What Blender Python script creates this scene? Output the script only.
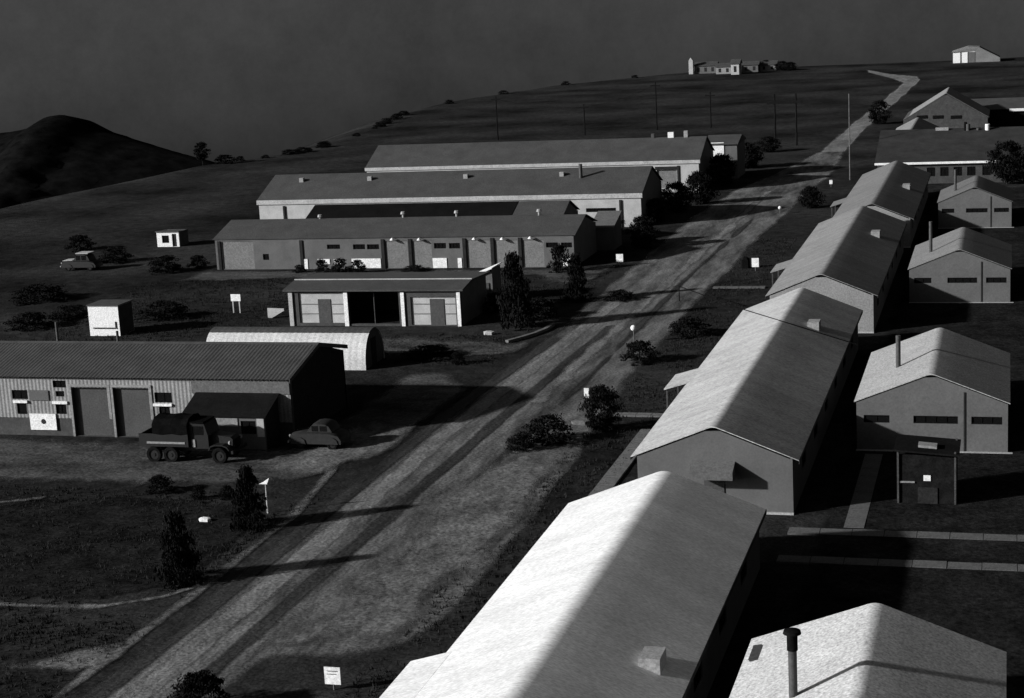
import bpy, math, random
from mathutils import Vector, Matrix, noise as mnoise
R = math.radians
random.seed(7)
for o in list(bpy.data.objects): bpy.data.objects.remove(o)
S = bpy.context.scene
C = S.collection

# ------------------------------------------------------------ camera
FPX, PITCH, ROLL, YAW, CAMH = 1733.0, R(11.67), R(-3.04), R(16.28), 26.0
fw = Vector((-math.sin(YAW)*math.cos(PITCH), math.cos(YAW)*math.cos(PITCH), -math.sin(PITCH)))
_r0 = Vector((math.cos(YAW), math.sin(YAW), 0)); _u0 = _r0.cross(fw)
cr = _r0*math.cos(ROLL) + _u0*math.sin(ROLL); cu = cr.cross(fw)
cam = bpy.data.cameras.new('camera'); co = bpy.data.objects.new('camera', cam); C.objects.link(co)
cam.sensor_width = 36; cam.lens = FPX/1024*36; cam.clip_end = 20000; cam.clip_start = 0.5
co.matrix_world = Matrix(((cr.x, cu.x, -fw.x, 0), (cr.y, cu.y, -fw.y, 0), (cr.z, cu.z, -fw.z, CAMH), (0, 0, 0, 1)))
S.camera = co
S.render.resolution_x = 1024; S.render.resolution_y = 698
# ------------------------------------------------------------ sky and sun
SUN = Vector((1, .6, -.428)).normalized()            # direction the light travels
EL = math.asin(-SUN.z); AZ = math.atan2(-SUN.x, -SUN.y)
w = bpy.data.worlds.new('World'); S.world = w; w.use_nodes = True
nt = w.node_tree; nt.nodes.clear()
tc = nt.nodes.new('ShaderNodeTexCoord'); vm = nt.nodes.new('ShaderNodeVectorMath'); vm.operation = 'ADD'
vm.inputs[1].default_value = (0, 0, .16)
sky = nt.nodes.new('ShaderNodeTexSky'); sky.sky_type = 'NISHITA'; sky.sun_disc = False
sky.sun_elevation = EL; sky.sun_rotation = AZ; sky.dust_density = 9.0; sky.air_density = 1.0
sep = nt.nodes.new('ShaderNodeSeparateColor')       # red-filtered black and white film
bg = nt.nodes.new('ShaderNodeBackground'); bg.inputs['Strength'].default_value = 0.025
ow = nt.nodes.new('ShaderNodeOutputWorld')
nt.links.new(tc.outputs['Generated'], vm.inputs[0]); nt.links.new(vm.outputs[0], sky.inputs['Vector'])
nt.links.new(sky.outputs[0], sep.inputs[0]); cn = nt.nodes.new('ShaderNodeTexNoise'); cn.inputs['Scale'].default_value = 5.0; cn.inputs['Detail'].default_value = 12; cn.inputs['Roughness'].default_value = .8
nt.links.new(tc.outputs['Generated'], cn.inputs['Vector']); cm = nt.nodes.new('ShaderNodeMapRange'); nt.links.new(cn.outputs[0], cm.inputs[0])
for i_, v_ in enumerate((.3, .7, .68, 1.34)): cm.inputs[i_+1].default_value = v_
mm = nt.nodes.new('ShaderNodeMath'); mm.operation = 'MULTIPLY'; nt.links.new(sep.outputs[0], mm.inputs[0]); nt.links.new(cm.outputs[0], mm.inputs[1])   # noise painted into the sky colour for haze patches and film grain
nt.links.new(mm.outputs[0], bg.inputs['Color']); nt.links.new(bg.outputs[0], ow.inputs[0])
sl = bpy.data.lights.new('sun', 'SUN'); sl.energy = 3.7; sl.angle = R(1.6); sl.color = (1, 1, 1)
so = bpy.data.objects.new('sun', sl); C.objects.link(so); so.rotation_euler = SUN.to_track_quat('-Z', 'Y').to_euler(); so.location = (-60, 0, 80)
S.view_settings.view_transform = 'Standard'; S.view_settings.look = 'None'; S.view_settings.gamma = 1
S.view_settings.exposure = 0.92

# ------------------------------------------------------------ pixel helpers (a pixel is only a direction; distance from ground or facade)
def ray(px, py): return fw*FPX + cr*(px-512) - cu*(py-349)
def g(px, py, z=0.0):
    d = ray(px, py); t = (z-CAMH)/d.z; return Vector((0, 0, CAMH)) + d*t
def oy(px, py, Y):
    d = ray(px, py); return Vector((0, 0, CAMH)) + d*(Y/d.y)

# ------------------------------------------------------------ materials
def mat(name, v, var=.25, scale=1.5, rough=.85, fine=.32, fscale=9., bump=.0, bscale=20., metal=0., stretch=(1, 1, 1)):
    m = bpy.data.materials.new(name); m.use_nodes = True; n = m.node_tree; b = n.nodes['Principled BSDF']
    b.inputs['Roughness'].default_value = rough; b.inputs['Metallic'].default_value = metal
    b.inputs['Specular IOR Level'].default_value = .25 if v > .03 or rough < .7 else 0.0
    t = n.nodes.new('ShaderNodeTexCoord'); mp = n.nodes.new('ShaderNodeMapping'); mp.inputs['Scale'].default_value = stretch
    n.links.new(t.outputs['Object'], mp.inputs[0])
    def nz(s, d=5.):
        q = n.nodes.new('ShaderNodeTexNoise'); q.inputs['Scale'].default_value = s; q.inputs['Detail'].default_value = d
        q.inputs['Roughness'].default_value = .65
        n.links.new(mp.outputs[0], q.inputs['Vector']); return q
    a = nz(scale); f = nz(fscale, 3.)
    def mul(lo, hi, src, dst=None):
        r = n.nodes.new('ShaderNodeMapRange'); r.inputs[1].default_value = .3; r.inputs[2].default_value = .7
        r.inputs[3].default_value = lo; r.inputs[4].default_value = hi; n.links.new(src, r.inputs[0]); return r.outputs[0]
    x = n.nodes.new('ShaderNodeMath'); x.operation = 'MULTIPLY'
    n.links.new(mul(v*(1-var), v*(1+var), a.outputs[0]), x.inputs[0]); n.links.new(mul(1-fine, 1+fine, f.outputs[0]), x.inputs[1])
    n.links.new(x.outputs[0], b.inputs['Base Color'])
    if bump:
        bn = n.nodes.new('ShaderNodeBump'); bn.inputs['Strength'].default_value = bump; bn.inputs['Distance'].default_value = .05
        bz = nz(bscale, 4.); n.links.new(bz.outputs[0], bn.inputs['Height']); n.links.new(bn.outputs[0], b.inputs['Normal'])
    return m
GRASS_V = .016
def ground_mat(name, v, stretch=(1, 1, 1), scale=.35, lo=.6, hi=1.5, edge=True):
    """soil whose worn edge breaks up into the grass colour (attribute e: 0 at the border, 1 inside)"""
    m = bpy.data.materials.new(name); m.use_nodes = True; n = m.node_tree; b = n.nodes['Principled BSDF']
    b.inputs['Roughness'].default_value = .95; b.inputs['Specular IOR Level'].default_value = 0.0
    t = n.nodes.new('ShaderNodeTexCoord'); L = n.links.new
    def nz(s, st=(1, 1, 1), d=6., rg=.6):
        mp = n.nodes.new('ShaderNodeMapping'); mp.inputs['Scale'].default_value = st; L(t.outputs['Object'], mp.inputs[0])
        q = n.nodes.new('ShaderNodeTexNoise'); q.inputs['Scale'].default_value = s; q.inputs['Detail'].default_value = d; q.inputs['Roughness'].default_value = rg
        L(mp.outputs[0], q.inputs['Vector']); return q.outputs[0]
    def rng(src, a0, a1, b0, b1):
        r = n.nodes.new('ShaderNodeMapRange'); L(src, r.inputs[0])
        for i, q in enumerate((a0, a1, b0, b1)): r.inputs[i+1].default_value = q
        return r.outputs[0]
    def mth(op, a, bb):
        x = n.nodes.new('ShaderNodeMath'); x.operation = op
        for i, q in enumerate((a, bb)):
            if isinstance(q, (int, float)): x.inputs[i].default_value = q
            else: L(q, x.inputs[i])
        return x.outputs[0]
    big = rng(nz(.05), .35, .65, .5, 1.7); tuft = rng(nz(.9), .3, .7, .6, 1.5); fine = rng(nz(6., d=3.), .3, .7, .5, 1.6)
    gr = mth('MULTIPLY', mth('MULTIPLY', mth('MULTIPLY', big, tuft), fine), GRASS_V)
    if edge:
        st = rng(nz(scale, stretch), .32, .68, lo, hi); st2 = rng(nz(scale*4, stretch), .3, .7, .8, 1.2)
        soil = mth('MULTIPLY', mth('MULTIPLY', mth('MULTIPLY', st, st2), fine), v)
        at = n.nodes.new('ShaderNodeAttribute'); at.attribute_name = 'e'
        k = mth('ADD', at.outputs['Fac'], mth('MULTIPLY', mth('SUBTRACT', nz(.7, (1, .35, 1)), .5), 1.1))
        k = rng(k, .25, .75, 0, 1)
        k = mth('MULTIPLY', k, rng(at.outputs['Fac'], 0, .12, 0, 1))
        L(soil, b.inputs['Base Color'])
        ms = n.nodes.new('ShaderNodeMixShader'); tr = n.nodes.new('ShaderNodeBsdfTransparent'); L(k, ms.inputs[0]); L(tr.outputs[0], ms.inputs[1]); L(b.outputs[0], ms.inputs[2])
        L(ms.outputs[0], n.nodes['Material Output'].inputs['Surface'])
    else: L(gr, b.inputs['Base Color'])
    bn = n.nodes.new('ShaderNodeBump'); bn.inputs['Strength'].default_value = .5; bn.inputs['Distance'].default_value = .12
    L(nz(3.), bn.inputs['Height']); L(bn.outputs[0], b.inputs['Normal'])
    return m
def glass_mat():
    m = bpy.data.materials.new('window_glass'); m.use_nodes = True; b = m.node_tree.nodes['Principled BSDF']
    b.inputs['Base Color'].default_value = (.006, .006, .006, 1); b.inputs['Roughness'].default_value = .12; return m
M = dict(
    grass=ground_mat('grass_ground', 0, edge=False), road=ground_mat('dirt_road', .074, (1, .2, 1), .38, .35, 1.9),
    yard=ground_mat('dirt_yard', .048, (.6, 1, 1), .25, .45, 1.6), worn=ground_mat('worn_dirt', .088, (1, .5, 1), .5, .6, 1.4),
    lane=ground_mat('pale_track', .125, (1, .3, 1), .5, .6, 1.3),
    tuft=mat('grass_blades', .018, .5, .6),
    rut=ground_mat('wheel_rut', .030, (1, .1, 1), .5, .6, 1.4), lawn=ground_mat('dark_lawn', .011, (1, 1, 1), .5, .5, 1.6),
    paleroad=ground_mat('gravel_road', .125, (1, .3, 1), .3, .7, 1.3),
    darkground=ground_mat('darkground', .011, (1, 1, 1), .4, .6, 1.5),
    paved=mat('walk_concrete', .075, .25, 1.2), kerb=mat('kerb_concrete', .10, .3, 1.5),
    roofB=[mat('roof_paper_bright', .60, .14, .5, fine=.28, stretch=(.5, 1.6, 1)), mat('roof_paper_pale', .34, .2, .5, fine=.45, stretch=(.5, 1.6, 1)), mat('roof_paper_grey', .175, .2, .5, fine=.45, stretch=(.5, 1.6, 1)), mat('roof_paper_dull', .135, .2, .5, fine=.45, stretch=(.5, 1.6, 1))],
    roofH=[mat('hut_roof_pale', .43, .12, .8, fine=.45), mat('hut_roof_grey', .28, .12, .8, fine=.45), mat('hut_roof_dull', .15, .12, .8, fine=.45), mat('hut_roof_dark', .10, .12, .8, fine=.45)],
    wallB=mat('olive_board_wall', .086, .15, .7, fine=.12), wallP2=mat('hood_paint', .085, .15, 2.), wallP=mat('pale_end_wall', .19, .15, .7), wallH=mat('hut_board_wall', .088, .15, .7, fine=.15),
    roofW=mat('warehouse_roofing', .041, .22, .5, fine=.45), roofC=mat('cinder_roofing', .030, .25, .5, fine=.2), roofK=mat('tarred_roofing', .007, .2, .5), roofD=mat('dark_roofing', .009, .25, .5), roofS=mat('corrugated_roof_sheet', .040, .25, .7, rough=.7),
    wallW=mat('whitewashed_wall', .32, .18, .8, fine=.15), wallG=mat('grey_wall', .082, .2, .6, fine=.15), wallS=mat('corrugated_wall_sheet', .18, .2, .8),
    door=mat('grey_door', .125, .12, .9), doorD=mat('dark_door', .048, .15, .9), white=mat('white_paint', .62, .1, 2.), fascia=mat('pale_fascia', .30, .15, 1.),
    dark=mat('dark_paint', .022, .2, 2.), black=mat('interior_black', .006, .2, 2.), glass=glass_mat(), vent=mat('galvanised_vent', .22, .2, 3., rough=.6),
    pipe=mat('stove_pipe', .045, .25, 4., rough=.6), pole=mat('weathered_pole', .009, .3, 3.), palepole=mat('pale_pole', .09, .3, 3.), wire=mat('black_wire', .006),
    quon=mat('quonset_metal', .42, .15, .8, rough=.6), bark=mat('bark', .02, .3, 4.), leaf=mat('dark_foliage', .008, .5, 1.2), leaf2=mat('scrub_foliage', .009, .5, 1.2),
    drab=mat('drab_vehicle_paint', .006, .25, 2., rough=.55), shedwall=mat('creosoted_boards', .010, .4, 2.), greycar=mat('faded_car_paint', .014, .3, 2., rough=.6), tyre=mat('tyre_rubber', .008, .2, 3.), canvas=mat('dark_canvas', .0045, .3, 3.), hill=mat('far_hill_scrub', .006, .5, .02, fscale=.15, fine=.5),
    ink=mat('dark_lettering', .03), stone=mat('stone', .3, .2, 3.), plinth=mat('stained_plinth', .04, .3, 1.5))

# ------------------------------------------------------------ mesh helpers
def worg(o):
    v = Vector((0, 0, 0))
    while o is not None: v += o.location; o = o.parent
    return v
class MB:
    def __init__(s): s.v = []; s.f = []
    def add(s, vs, fs):
        k = len(s.v); s.v += [tuple(q) for q in vs]; s.f += [tuple(i+k for i in q) for q in fs]; return s
    def box(s, x0, x1, y0, y1, z0, z1):
        return s.add([(x0, y0, z0), (x1, y0, z0), (x1, y1, z0), (x0, y1, z0), (x0, y0, z1), (x1, y0, z1), (x1, y1, z1), (x0, y1, z1)],
                     [(0, 3, 2, 1), (4, 5, 6, 7), (0, 1, 5, 4), (1, 2, 6, 5), (2, 3, 7, 6), (3, 0, 4, 7)])
    def tube(s, a, b, r0, r1=None, n=8, cap=True):
        a = Vector(a); b = Vector(b); r1 = r0 if r1 is None else r1
        d = (b-a).normalized(); p = d.orthogonal().normalized(); q = d.cross(p); k = len(s.v)
        for c, r in ((a, r0), (b, r1)):
            for i in range(n):
                t = 2*math.pi*i/n; s.v.append(tuple(c + p*(r*math.cos(t)) + q*(r*math.sin(t))))
        for i in range(n): s.f.append((k+i, k+(i+1) % n, k+n+(i+1) % n, k+n+i))
        if cap: s.f.append(tuple(k+n-1-i for i in range(n))); s.f.append(tuple(k+n+i for i in range(n)))
        return s
    def prism(s, poly, axis, a, b):
        """poly: list of 2D points (other two axes in x,y,z order) extruded along axis from a to b"""
        def P(u, v, t): return (t, u, v) if axis == 'x' else (u, t, v) if axis == 'y' else (u, v, t)
        n = len(poly); k = len(s.v)
        for t in (a, b):
            for u, v in poly: s.v.append(P(u, v, t))
        for i in range(n): s.f.append((k+i, k+(i+1) % n, k+n+(i+1) % n, k+n+i))
        s.f.append(tuple(k+n-1-i for i in range(n))); s.f.append(tuple(k+n+i for i in range(n))); return s
    def build(s, name, m, parent=None, smooth=None, loc=None):
        me = bpy.data.meshes.new(name); o_ = worg(parent) if parent else (Vector(loc) if loc is not None else Vector((0, 0, 0)))
        me.from_pydata([(x-o_.x, y-o_.y, z-o_.z) for x, y, z in s.v], [], s.f); me.update()
        import bmesh
        bm = bmesh.new(); bm.from_mesh(me); bmesh.ops.recalc_face_normals(bm, faces=bm.faces); bm.to_mesh(me); bm.free()
        me.materials.append(m)
        if smooth is not None:
            me.polygons.foreach_set('use_smooth', [True]*len(me.polygons)); me.set_sharp_from_angle(angle=R(smooth))
        o = bpy.data.objects.new(name, me); C.objects.link(o)
        if parent: o.parent = parent
        elif loc is not None: o.location = loc
        return o
def tag(o, label, cat, group=None):
    o['label'] = label; o['category'] = cat
    if group: o['group'] = group
    return o
def struct(o, kind='structure', label=None):
    o['kind'] = kind
    if label: o['label'] = label
    return o
def thing(name, label, cat, loc, group=None):
    o = bpy.data.objects.new(name, None); C.objects.link(o); o.location = loc; o.empty_display_size = .3
    return tag(o, label, cat, group)

# ------------------------------------------------------------ terrain
CREST = [(-134, 20), (-134, 217), (-131, 245), (-129.6, 266), (-125, 274), (-120, 288), (-121, 308), (-126, 342), (-131, 370), (-131, 415), (-118, 465), (-90, 507), (-59, 517), (-38, 514), (4, 519), (160, 522)]
def seg_d(p, a, b):
    ax, ay = a; bx, by = b; dx, dy = bx-ax, by-ay; t = max(0, min(1, ((p[0]-ax)*dx+(p[1]-ay)*dy)/(dx*dx+dy*dy)))
    return math.hypot(p[0]-ax-t*dx, p[1]-ay-t*dy)
def inside(p, poly):
    c = False; n = len(poly)
    for i in range(n):
        (x1, y1), (x2, y2) = poly[i], poly[i-1]
        if (y1 > p[1]) != (y2 > p[1]) and p[0] < (x2-x1)*(p[1]-y1)/(y2-y1)+x1: c = not c
    return c
PLATEAU = CREST + [(2500, 522), (2500, 20), (2500, -1500), (-134, -1500)]
def tz(x, y):
    if inside((x, y), PLATEAU): return 0.0
    d = min(seg_d((x, y), PLATEAU[i], PLATEAU[i-1]) for i in range(len(CREST)+2))
    return -.34*d*d/(d+6)
def axis(lo, hi, near0, near1, st):
    v = []; x = near0
    while x <= near1: v.append(x); x += st
    s = st
    while v[-1] < hi: s *= 1.35; v.append(v[-1]+s)
    s = st; a = []
    x = near0
    while x > lo: s *= 1.35; x -= s; a.append(x)
    return a[::-1] + v
xs = axis(-1600, 2200, -150, 60, 5); ys = axis(-600, 2200, 20, 540, 5)
b = MB()
for y in ys:
    for x in xs:
        z = tz(x, y)
        b.v.append((x, y, z + (0 if z == 0 else mnoise.noise((x*.03, y*.03, 0))*min(2, -z*.1))))
nx = len(xs)
b.f = [(j*nx+i, j*nx+i+1, (j+1)*nx+i+1, (j+1)*nx+i) for j in range(len(ys)-1) for i in range(nx-1)]
struct(b.build('ground', M['grass'], smooth=180))

PZ = [.004]
def patch(name, poly, m, z, cell=.6, fade=1.2, jit=.5):
    PZ[0] += .004; z = PZ[0]
    x0 = min(p[0] for p in poly); x1 = max(p[0] for p in poly); y0 = min(p[1] for p in poly); y1 = max(p[1] for p in poly)
    nx = max(2, int((x1-x0)/cell)+1); ny = max(2, int((y1-y0)/(cell*2))+1); idx = {}; vs = []; es = []; fs = []
    for j in range(ny+1):
        for i in range(nx+1):
            x = x0+(x1-x0)*i/nx; y = y0+(y1-y0)*j/ny
            d = min(seg_d((x, y), poly[k], poly[k-1]) for k in range(len(poly)))
            if not inside((x, y), poly): d = -d
            e = d/fade + jit*mnoise.noise((x*.35, y*.2, 3.1))
            idx[i, j] = len(vs); vs.append((x, y, z)); es.append(e)
    for j in range(ny):
        for i in range(nx):
            q = (idx[i, j], idx[i+1, j], idx[i+1, j+1], idx[i, j+1])
            if max(es[k] for k in q) > 0: fs.append(q)
    me = bpy.data.meshes.new(name); me.from_pydata(vs, [], fs); at = me.attributes.new('e', 'FLOAT', 'POINT')
    at.data.foreach_set('value', [max(0, min(1, e)) for e in es]); me.materials.append(m)
    o = bpy.data.objects.new(name, me); C.objects.link(o); return struct(o)
def ribbon(pts, wd):
    P = [Vector((p[0], p[1])) for p in pts]; l = []; r = []
    for i, p in enumerate(P):
        t = (P[min(i+1, len(P)-1)]-P[max(i-1, 0)]).normalized(); n = Vector((-t.y, t.x))*wd/2
        l.append(tuple(p+n)); r.append(tuple(p-n))
    return l + r[::-1]
patch('road', [(-34.6, 30), (-34.2, 100), (-34, 140), (-34.6, 190), (-33.5, 215), (-30, 240), (-27.6, 262), (-23, 262), (-22, 235), (-23.2, 205), (-24.0, 172), (-24.2, 140), (-24.2, 112), (-23.0, 92), (-22.5, 78), (-22.4, 66.5), (-23.8, 61.8), (-28.6, 60.5), (-29.2, 30)], M['road'], .008, .5, 1.1, .3)
patch('road', [tuple(g(*p_)[:2]) for p_ in ((820, 152), (850, 125), (880, 102), (903, 83), (893, 79), (868, 72.5), (866, 69.5), (890, 74), (918, 76.5), (921, 80), (905, 95), (882, 115), (862, 133), (846, 152))], M['paleroad'], .012, .6, .35, .1)
patch('road', ribbon([(-32.3, 40), (-32.3, 60), (-32.3, 80), (-32.6, 96), (-32, 116), (-31.5, 140)], 1.7), M['lane'], .016, .3, .5, .25)
patch('track', ribbon([(-30.6, 40), (-30.5, 60), (-30.4, 80), (-30.2, 100), (-29.6, 130)], 1.3), M['rut'], 0, .25, .45, .3)
patch('track', ribbon([(-34.0, 40), (-33.9, 60), (-33.9, 80), (-34.0, 100), (-33, 125)], 1.4), M['rut'], 0, .25, .45, .3)
patch('track', ribbon([(-27.4, 70), (-27.8, 85), (-27.3, 110), (-27.6, 150), (-27, 190)], .9), M['rut'], 0, .25, .5)
patch('track', ribbon([(-29, 104), (-29, 130), (-28.7, 170), (-28.5, 215)], 1.6), M['lane'], 0, .3, .8)
patch('lawn', [(-60, 66.5), (-50, 66.2), (-43, 65.8), (-39, 66.3), (-36.8, 68), (-36.2, 71), (-36.4, 78), (-38, 80.5), (-44, 82), (-50, 81.2), (-55, 79), (-60, 78)], M['lawn'], 0, .5, .8, .2)
patch('track', ribbon([(-35.6, 50), (-35.4, 62), (-35.3, 70), (-35.5, 80), (-36.6, 88), (-39, 93)], .9), M['worn'], .012, .25, .5)
patch('track', ribbon([(-60, 66), (-50, 65.6), (-43.2, 65.1), (-39, 65.4), (-36.6, 67), (-35.2, 69.5)], .7), M['lane'], .014, .2, .35, .3)
patch('track', [(-40, 57.8), (-37.5, 60.5), (-35.4, 62), (-34.6, 60), (-36, 58)], M['worn'], .012, .3, .8)
patch('yard', [(-75, 82.5), (-48, 83.5), (-40, 84.5), (-37, 86), (-34.5, 97), (-34.3, 108), (-37, 113), (-41, 113), (-41, 94), (-42, 92.2), (-75, 94.4)], M['yard'], .006, .7, 1.5)
patch('yard', [(-41.5, 86.5), (-36.5, 86.5), (-34.2, 92), (-34.2, 99), (-38.5, 99.5), (-41, 95)], M['worn'], .012, .4, 2.0)
patch('yard', [(-48, 118), (-36, 117.5), (-34, 119), (-33.6, 128), (-36, 123), (-40, 124.5), (-48, 125)], M['yard'], .006, .5, 1.5)
patch('track', [(-55, 79.2), (-51.6, 81), (-50.8, 81.6), (-50.8, 80.7), (-55, 78.4)], M['worn'], .012, .2, .35, .3)
patch('yard', [(-78, 150), (-60, 153), (-42, 152), (-37, 146), (-35, 152), (-35.5, 162), (-38, 157.2), (-78, 157.4)], M['yard'], .006, .7, 1.5)
patch('yard', [(-29.5, 62), (-23.6, 62.8), (-22.6, 70), (-22.6, 80), (-23.3, 91), (-26, 97), (-28.6, 92), (-29.6, 80)], M['worn'], .017, .4, 2.2, .9)

patch('dark_ground', [(-9, 60), (-9, 214), (40, 214), (40, 40), (-9, 40)], M['darkground'], 0, 1.0, 1.5)  # darker ground colour laid over the zone on the right
def slab(name, x0, x1, y0, y1, m, h=.06, ky=.0):
    b = MB(); n = max(1, round(max(x1-x0, y1-y0)/1.5)); o = None
    b.box(x0, x1, y0, y1, -.05, h); return struct(b.build(name, m))
def walkway(name, x0, x1, y0, y1, n, m, along='x'):
    """concrete walk laid in separate slabs"""
    root = bpy.data.objects.new(name, None); C.objects.link(root); root.location = (x0, y0, 0); struct(root)
    L = ((x1-x0) if along == 'x' else (y1-y0))/n
    me = None
    for i in range(n):
        if me is None:
            c = MB(); (c.box(.015, L-.015, 0, y1-y0, -.05, .10) if along == 'x' else c.box(0, x1-x0, .015, L-.015, -.05, .10))
            o = c.build('paving_slab', m); me = o.data
        else: o = bpy.data.objects.new('paving_slab', me); C.objects.link(o)
        o.parent = root; o.location = (i*L, 0, random.uniform(-.012, .012)) if along == 'x' else (0, i*L, random.uniform(-.012, .012))
    return root
walkway('walkway', -10.0, 14, 79.2, 80.1, 16, M['paved'])
walkway('walkway', -10.0, 14, 75.0, 75.9, 16, M['paved'])
walkway('walkway', -7.45, -6.5, 80.35, 93.6, 9, M['paved'], 'y')
walkway('walkway', -23.8, -20.0, 101.2, 101.9, 4, M['kerb'])
walkway('walkway', -24.4, -19.9, 146.0, 146.7, 4, M['paved'])
walkway('walkway', -20.9, -19.95, 82.0, 98.0, 11, M['kerb'], 'y')
# far hill
HP = [(-900, -60), (-700, -42), (-560, -33), (-470, -27), (-436, -25), (-426, -23.5), (-418, -19), (-410, -18), (-403, -20), (-393, -25), (-367, -33), (-343, -40), (-327, -45), (-280, -60), (-200, -90)]
def hz(x):
    for (a, za), (c, zc) in zip(HP, HP[1:]):
        if a <= x <= c: return za+(zc-za)*(x-a)/(c-a)
    return -90
b = MB(); hx = [-720+i*2.6 for i in range(200)]; hy = [480+j*4.4 for j in range(101)]
for y in hy:
    for x in hx:
        t = (y-700)/220; z = hz(x + (y-700)*.15) - 95*abs(t)**1.4
        z += (mnoise.noise((x*.02, y*.02, 0))*3 + mnoise.noise((x*.09, y*.09, 0))*1.6 + mnoise.noise((x*.3, y*.3, 0))*1.3)*(.12+min(1, abs(t)*3))
        b.v.append((x, y, z))
nx = len(hx); b.f = [(j*nx+i, j*nx+i+1, (j+1)*nx+i+1, (j+1)*nx+i) for j in range(len(hy)-1) for i in range(nx-1)]
struct(b.build('hill', M['hill'], smooth=180))

# ------------------------------------------------------------ building helpers
def roof_profile(xl, xr, ze, zr, rr=.45, n=6):
    """top line of a gable section with a rolled ridge"""
    xm = (xl+xr)/2; s = (zr-ze)/(xm-xl); pts = [(xl, ze)]
    for i in range(n+1):
        u = -1+2*i/n; x = xm+u*rr; z = zr - s*rr*(.5+.5*u*u)
        pts.append((x, z))
    pts.append((xr, ze)); return pts
def gable_roof(name, axis, xl, xr, a, b_, ze, zr, m, parent, rr=.45, th=.045, wob=.003, seg=1.5):
    top = roof_profile(xl, xr, ze, zr, rr); k = max(2, int((b_-a)/seg)); q = MB(); n = len(top)
    # split the slopes so that the sheet can sag a little
    t2 = []
    for i in range(n-1):
        t2.append(top[i])
        if i in (0, n-2):
            for f in (.25, .5, .75): t2.append((top[i][0]+(top[i+1][0]-top[i][0])*f, top[i][1]+(top[i+1][1]-top[i][1])*f))
    t2.append(top[-1]); top = t2; n = len(top)
    seed = random.random()*50
    def P(u, t, z): return (t, u, z) if axis == 'x' else (u, t, z)
    for j in range(k+1):
        t = a+(b_-a)*j/k
        for (u, z) in top: q.v.append(P(u, t, z + wob*mnoise.noise((u*.7+seed, t*.5, 0))))
        for (u, z) in top: q.v.append(P(u, t, z - th))
    W = 2*n
    for j in range(k):
        for i in range(n-1):
            c = j*W+i; q.f.append((c, c+1, c+1+W, c+W)); c += n; q.f.append((c+W, c+1+W, c+1, c))
        for i in (0, n-1):
            c = j*W+i; q.f.append((c, c+W, c+W+n, c+n))
    for j in (0, k):
        for i in range(n-1):
            c = j*W+i; q.f.append((c, c+1, c+1+n, c+n))
    return q.build(name, m, parent, smooth=40)
def pierced(q, axis, at, u0, u1, z0, z1, holes, th):
    """wall in the plane axis=at (outer face), thickness th signed inwards, with rectangular holes (u0,u1,z0,z1)"""
    us = sorted(set([u0, u1] + [v for h in holes for v in h[:2] if u0 < v < u1])); zs = sorted(set([z0, z1] + [v for h in holes for v in h[2:4] if z0 < v < z1]))
    def P(u, d, z): return (u, at+d, z) if axis == 'y' else (at+d, u, z)
    def ish(u, z): return any(h[0] < u < h[1] and h[2] < z < h[3] for h in holes)
    for i in range(len(us)-1):
        for j in range(len(zs)-1):
            if not ish((us[i]+us[i+1])/2, (zs[j]+zs[j+1])/2):
                for d in (0, th): q.add([P(us[i], d, zs[j]), P(us[i+1], d, zs[j]), P(us[i+1], d, zs[j+1]), P(us[i], d, zs[j+1])], [(0, 1, 2, 3)])
    for h in list(holes) + [(u0, u1, z0, z1)]:
        c = [(h[0], h[2]), (h[1], h[2]), (h[1], h[3]), (h[0], h[3])]
        for (ua, za), (ub, zb) in zip(c, c[1:]+c[:1]):
            q.add([P(ua, 0, za), P(ub, 0, zb), P(ub, th, zb), P(ua, th, za)], [(0, 1, 2, 3)])
    return q
def window(parent, axis, at, u0, u1, z0, z1, sgn, nm=3, deep=.08, pale=None):
    """glazed window set into a hole: frame, mullions and separate panes; sgn = direction into the wall"""
    q = MB(); t = .06
    def bx(q, ua, ub, d0, d1, za, zb):
        d0, d1 = sorted((at+sgn*d0, at+sgn*d1))
        return q.box(ua, ub, d0, d1, za, zb) if axis == 'y' else q.box(d0, d1, ua, ub, za, zb)
    bx(q, u0, u1, deep-.03, deep+.05, z0, z0+t); bx(q, u0, u1, deep-.03, deep+.05, z1-t, z1)
    for k in range(nm+1):
        u = u0+(u1-u0-t)*k/nm; bx(q, u, u+t, deep-.028, deep+.048, z0+t, z1-t)
    wo = q.build('window', pale or M['black'], parent)
    for k in range(nm):
        ua = u0+(u1-u0-t)*k/nm+t; ub = u0+(u1-u0-t)*(k+1)/nm
        bx(MB(), 0, 1, 0, 1, 0, 1)
        c = MB(); bx(c, ua, ub, deep, deep+.02, z0+t, z1-t); c.build('pane', M['glass'], wo)
    return wo
def stove_pipe(parent, x, y, z0, z1, r=.13, cap=False):
    q = MB(); q.tube((x, y, z0), (x, y, z1), r, r, 12); o = q.build('stove_pipe', M['pipe'], parent, smooth=40)
    if cap:
        c = MB(); c.tube((x, y, z1-.55), (x, y, z1-.02), r*1.25, r*1.25, 14); c.tube((x, y, z1+.001), (x, y, z1+.1), r*2.1, r*1.9, 14); c.tube((x, y, z1+.1), (x, y, z1+.17), r*1.9, r*.5, 14)
        c.build('cowl', M['black'], o, smooth=40)
    return o
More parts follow.
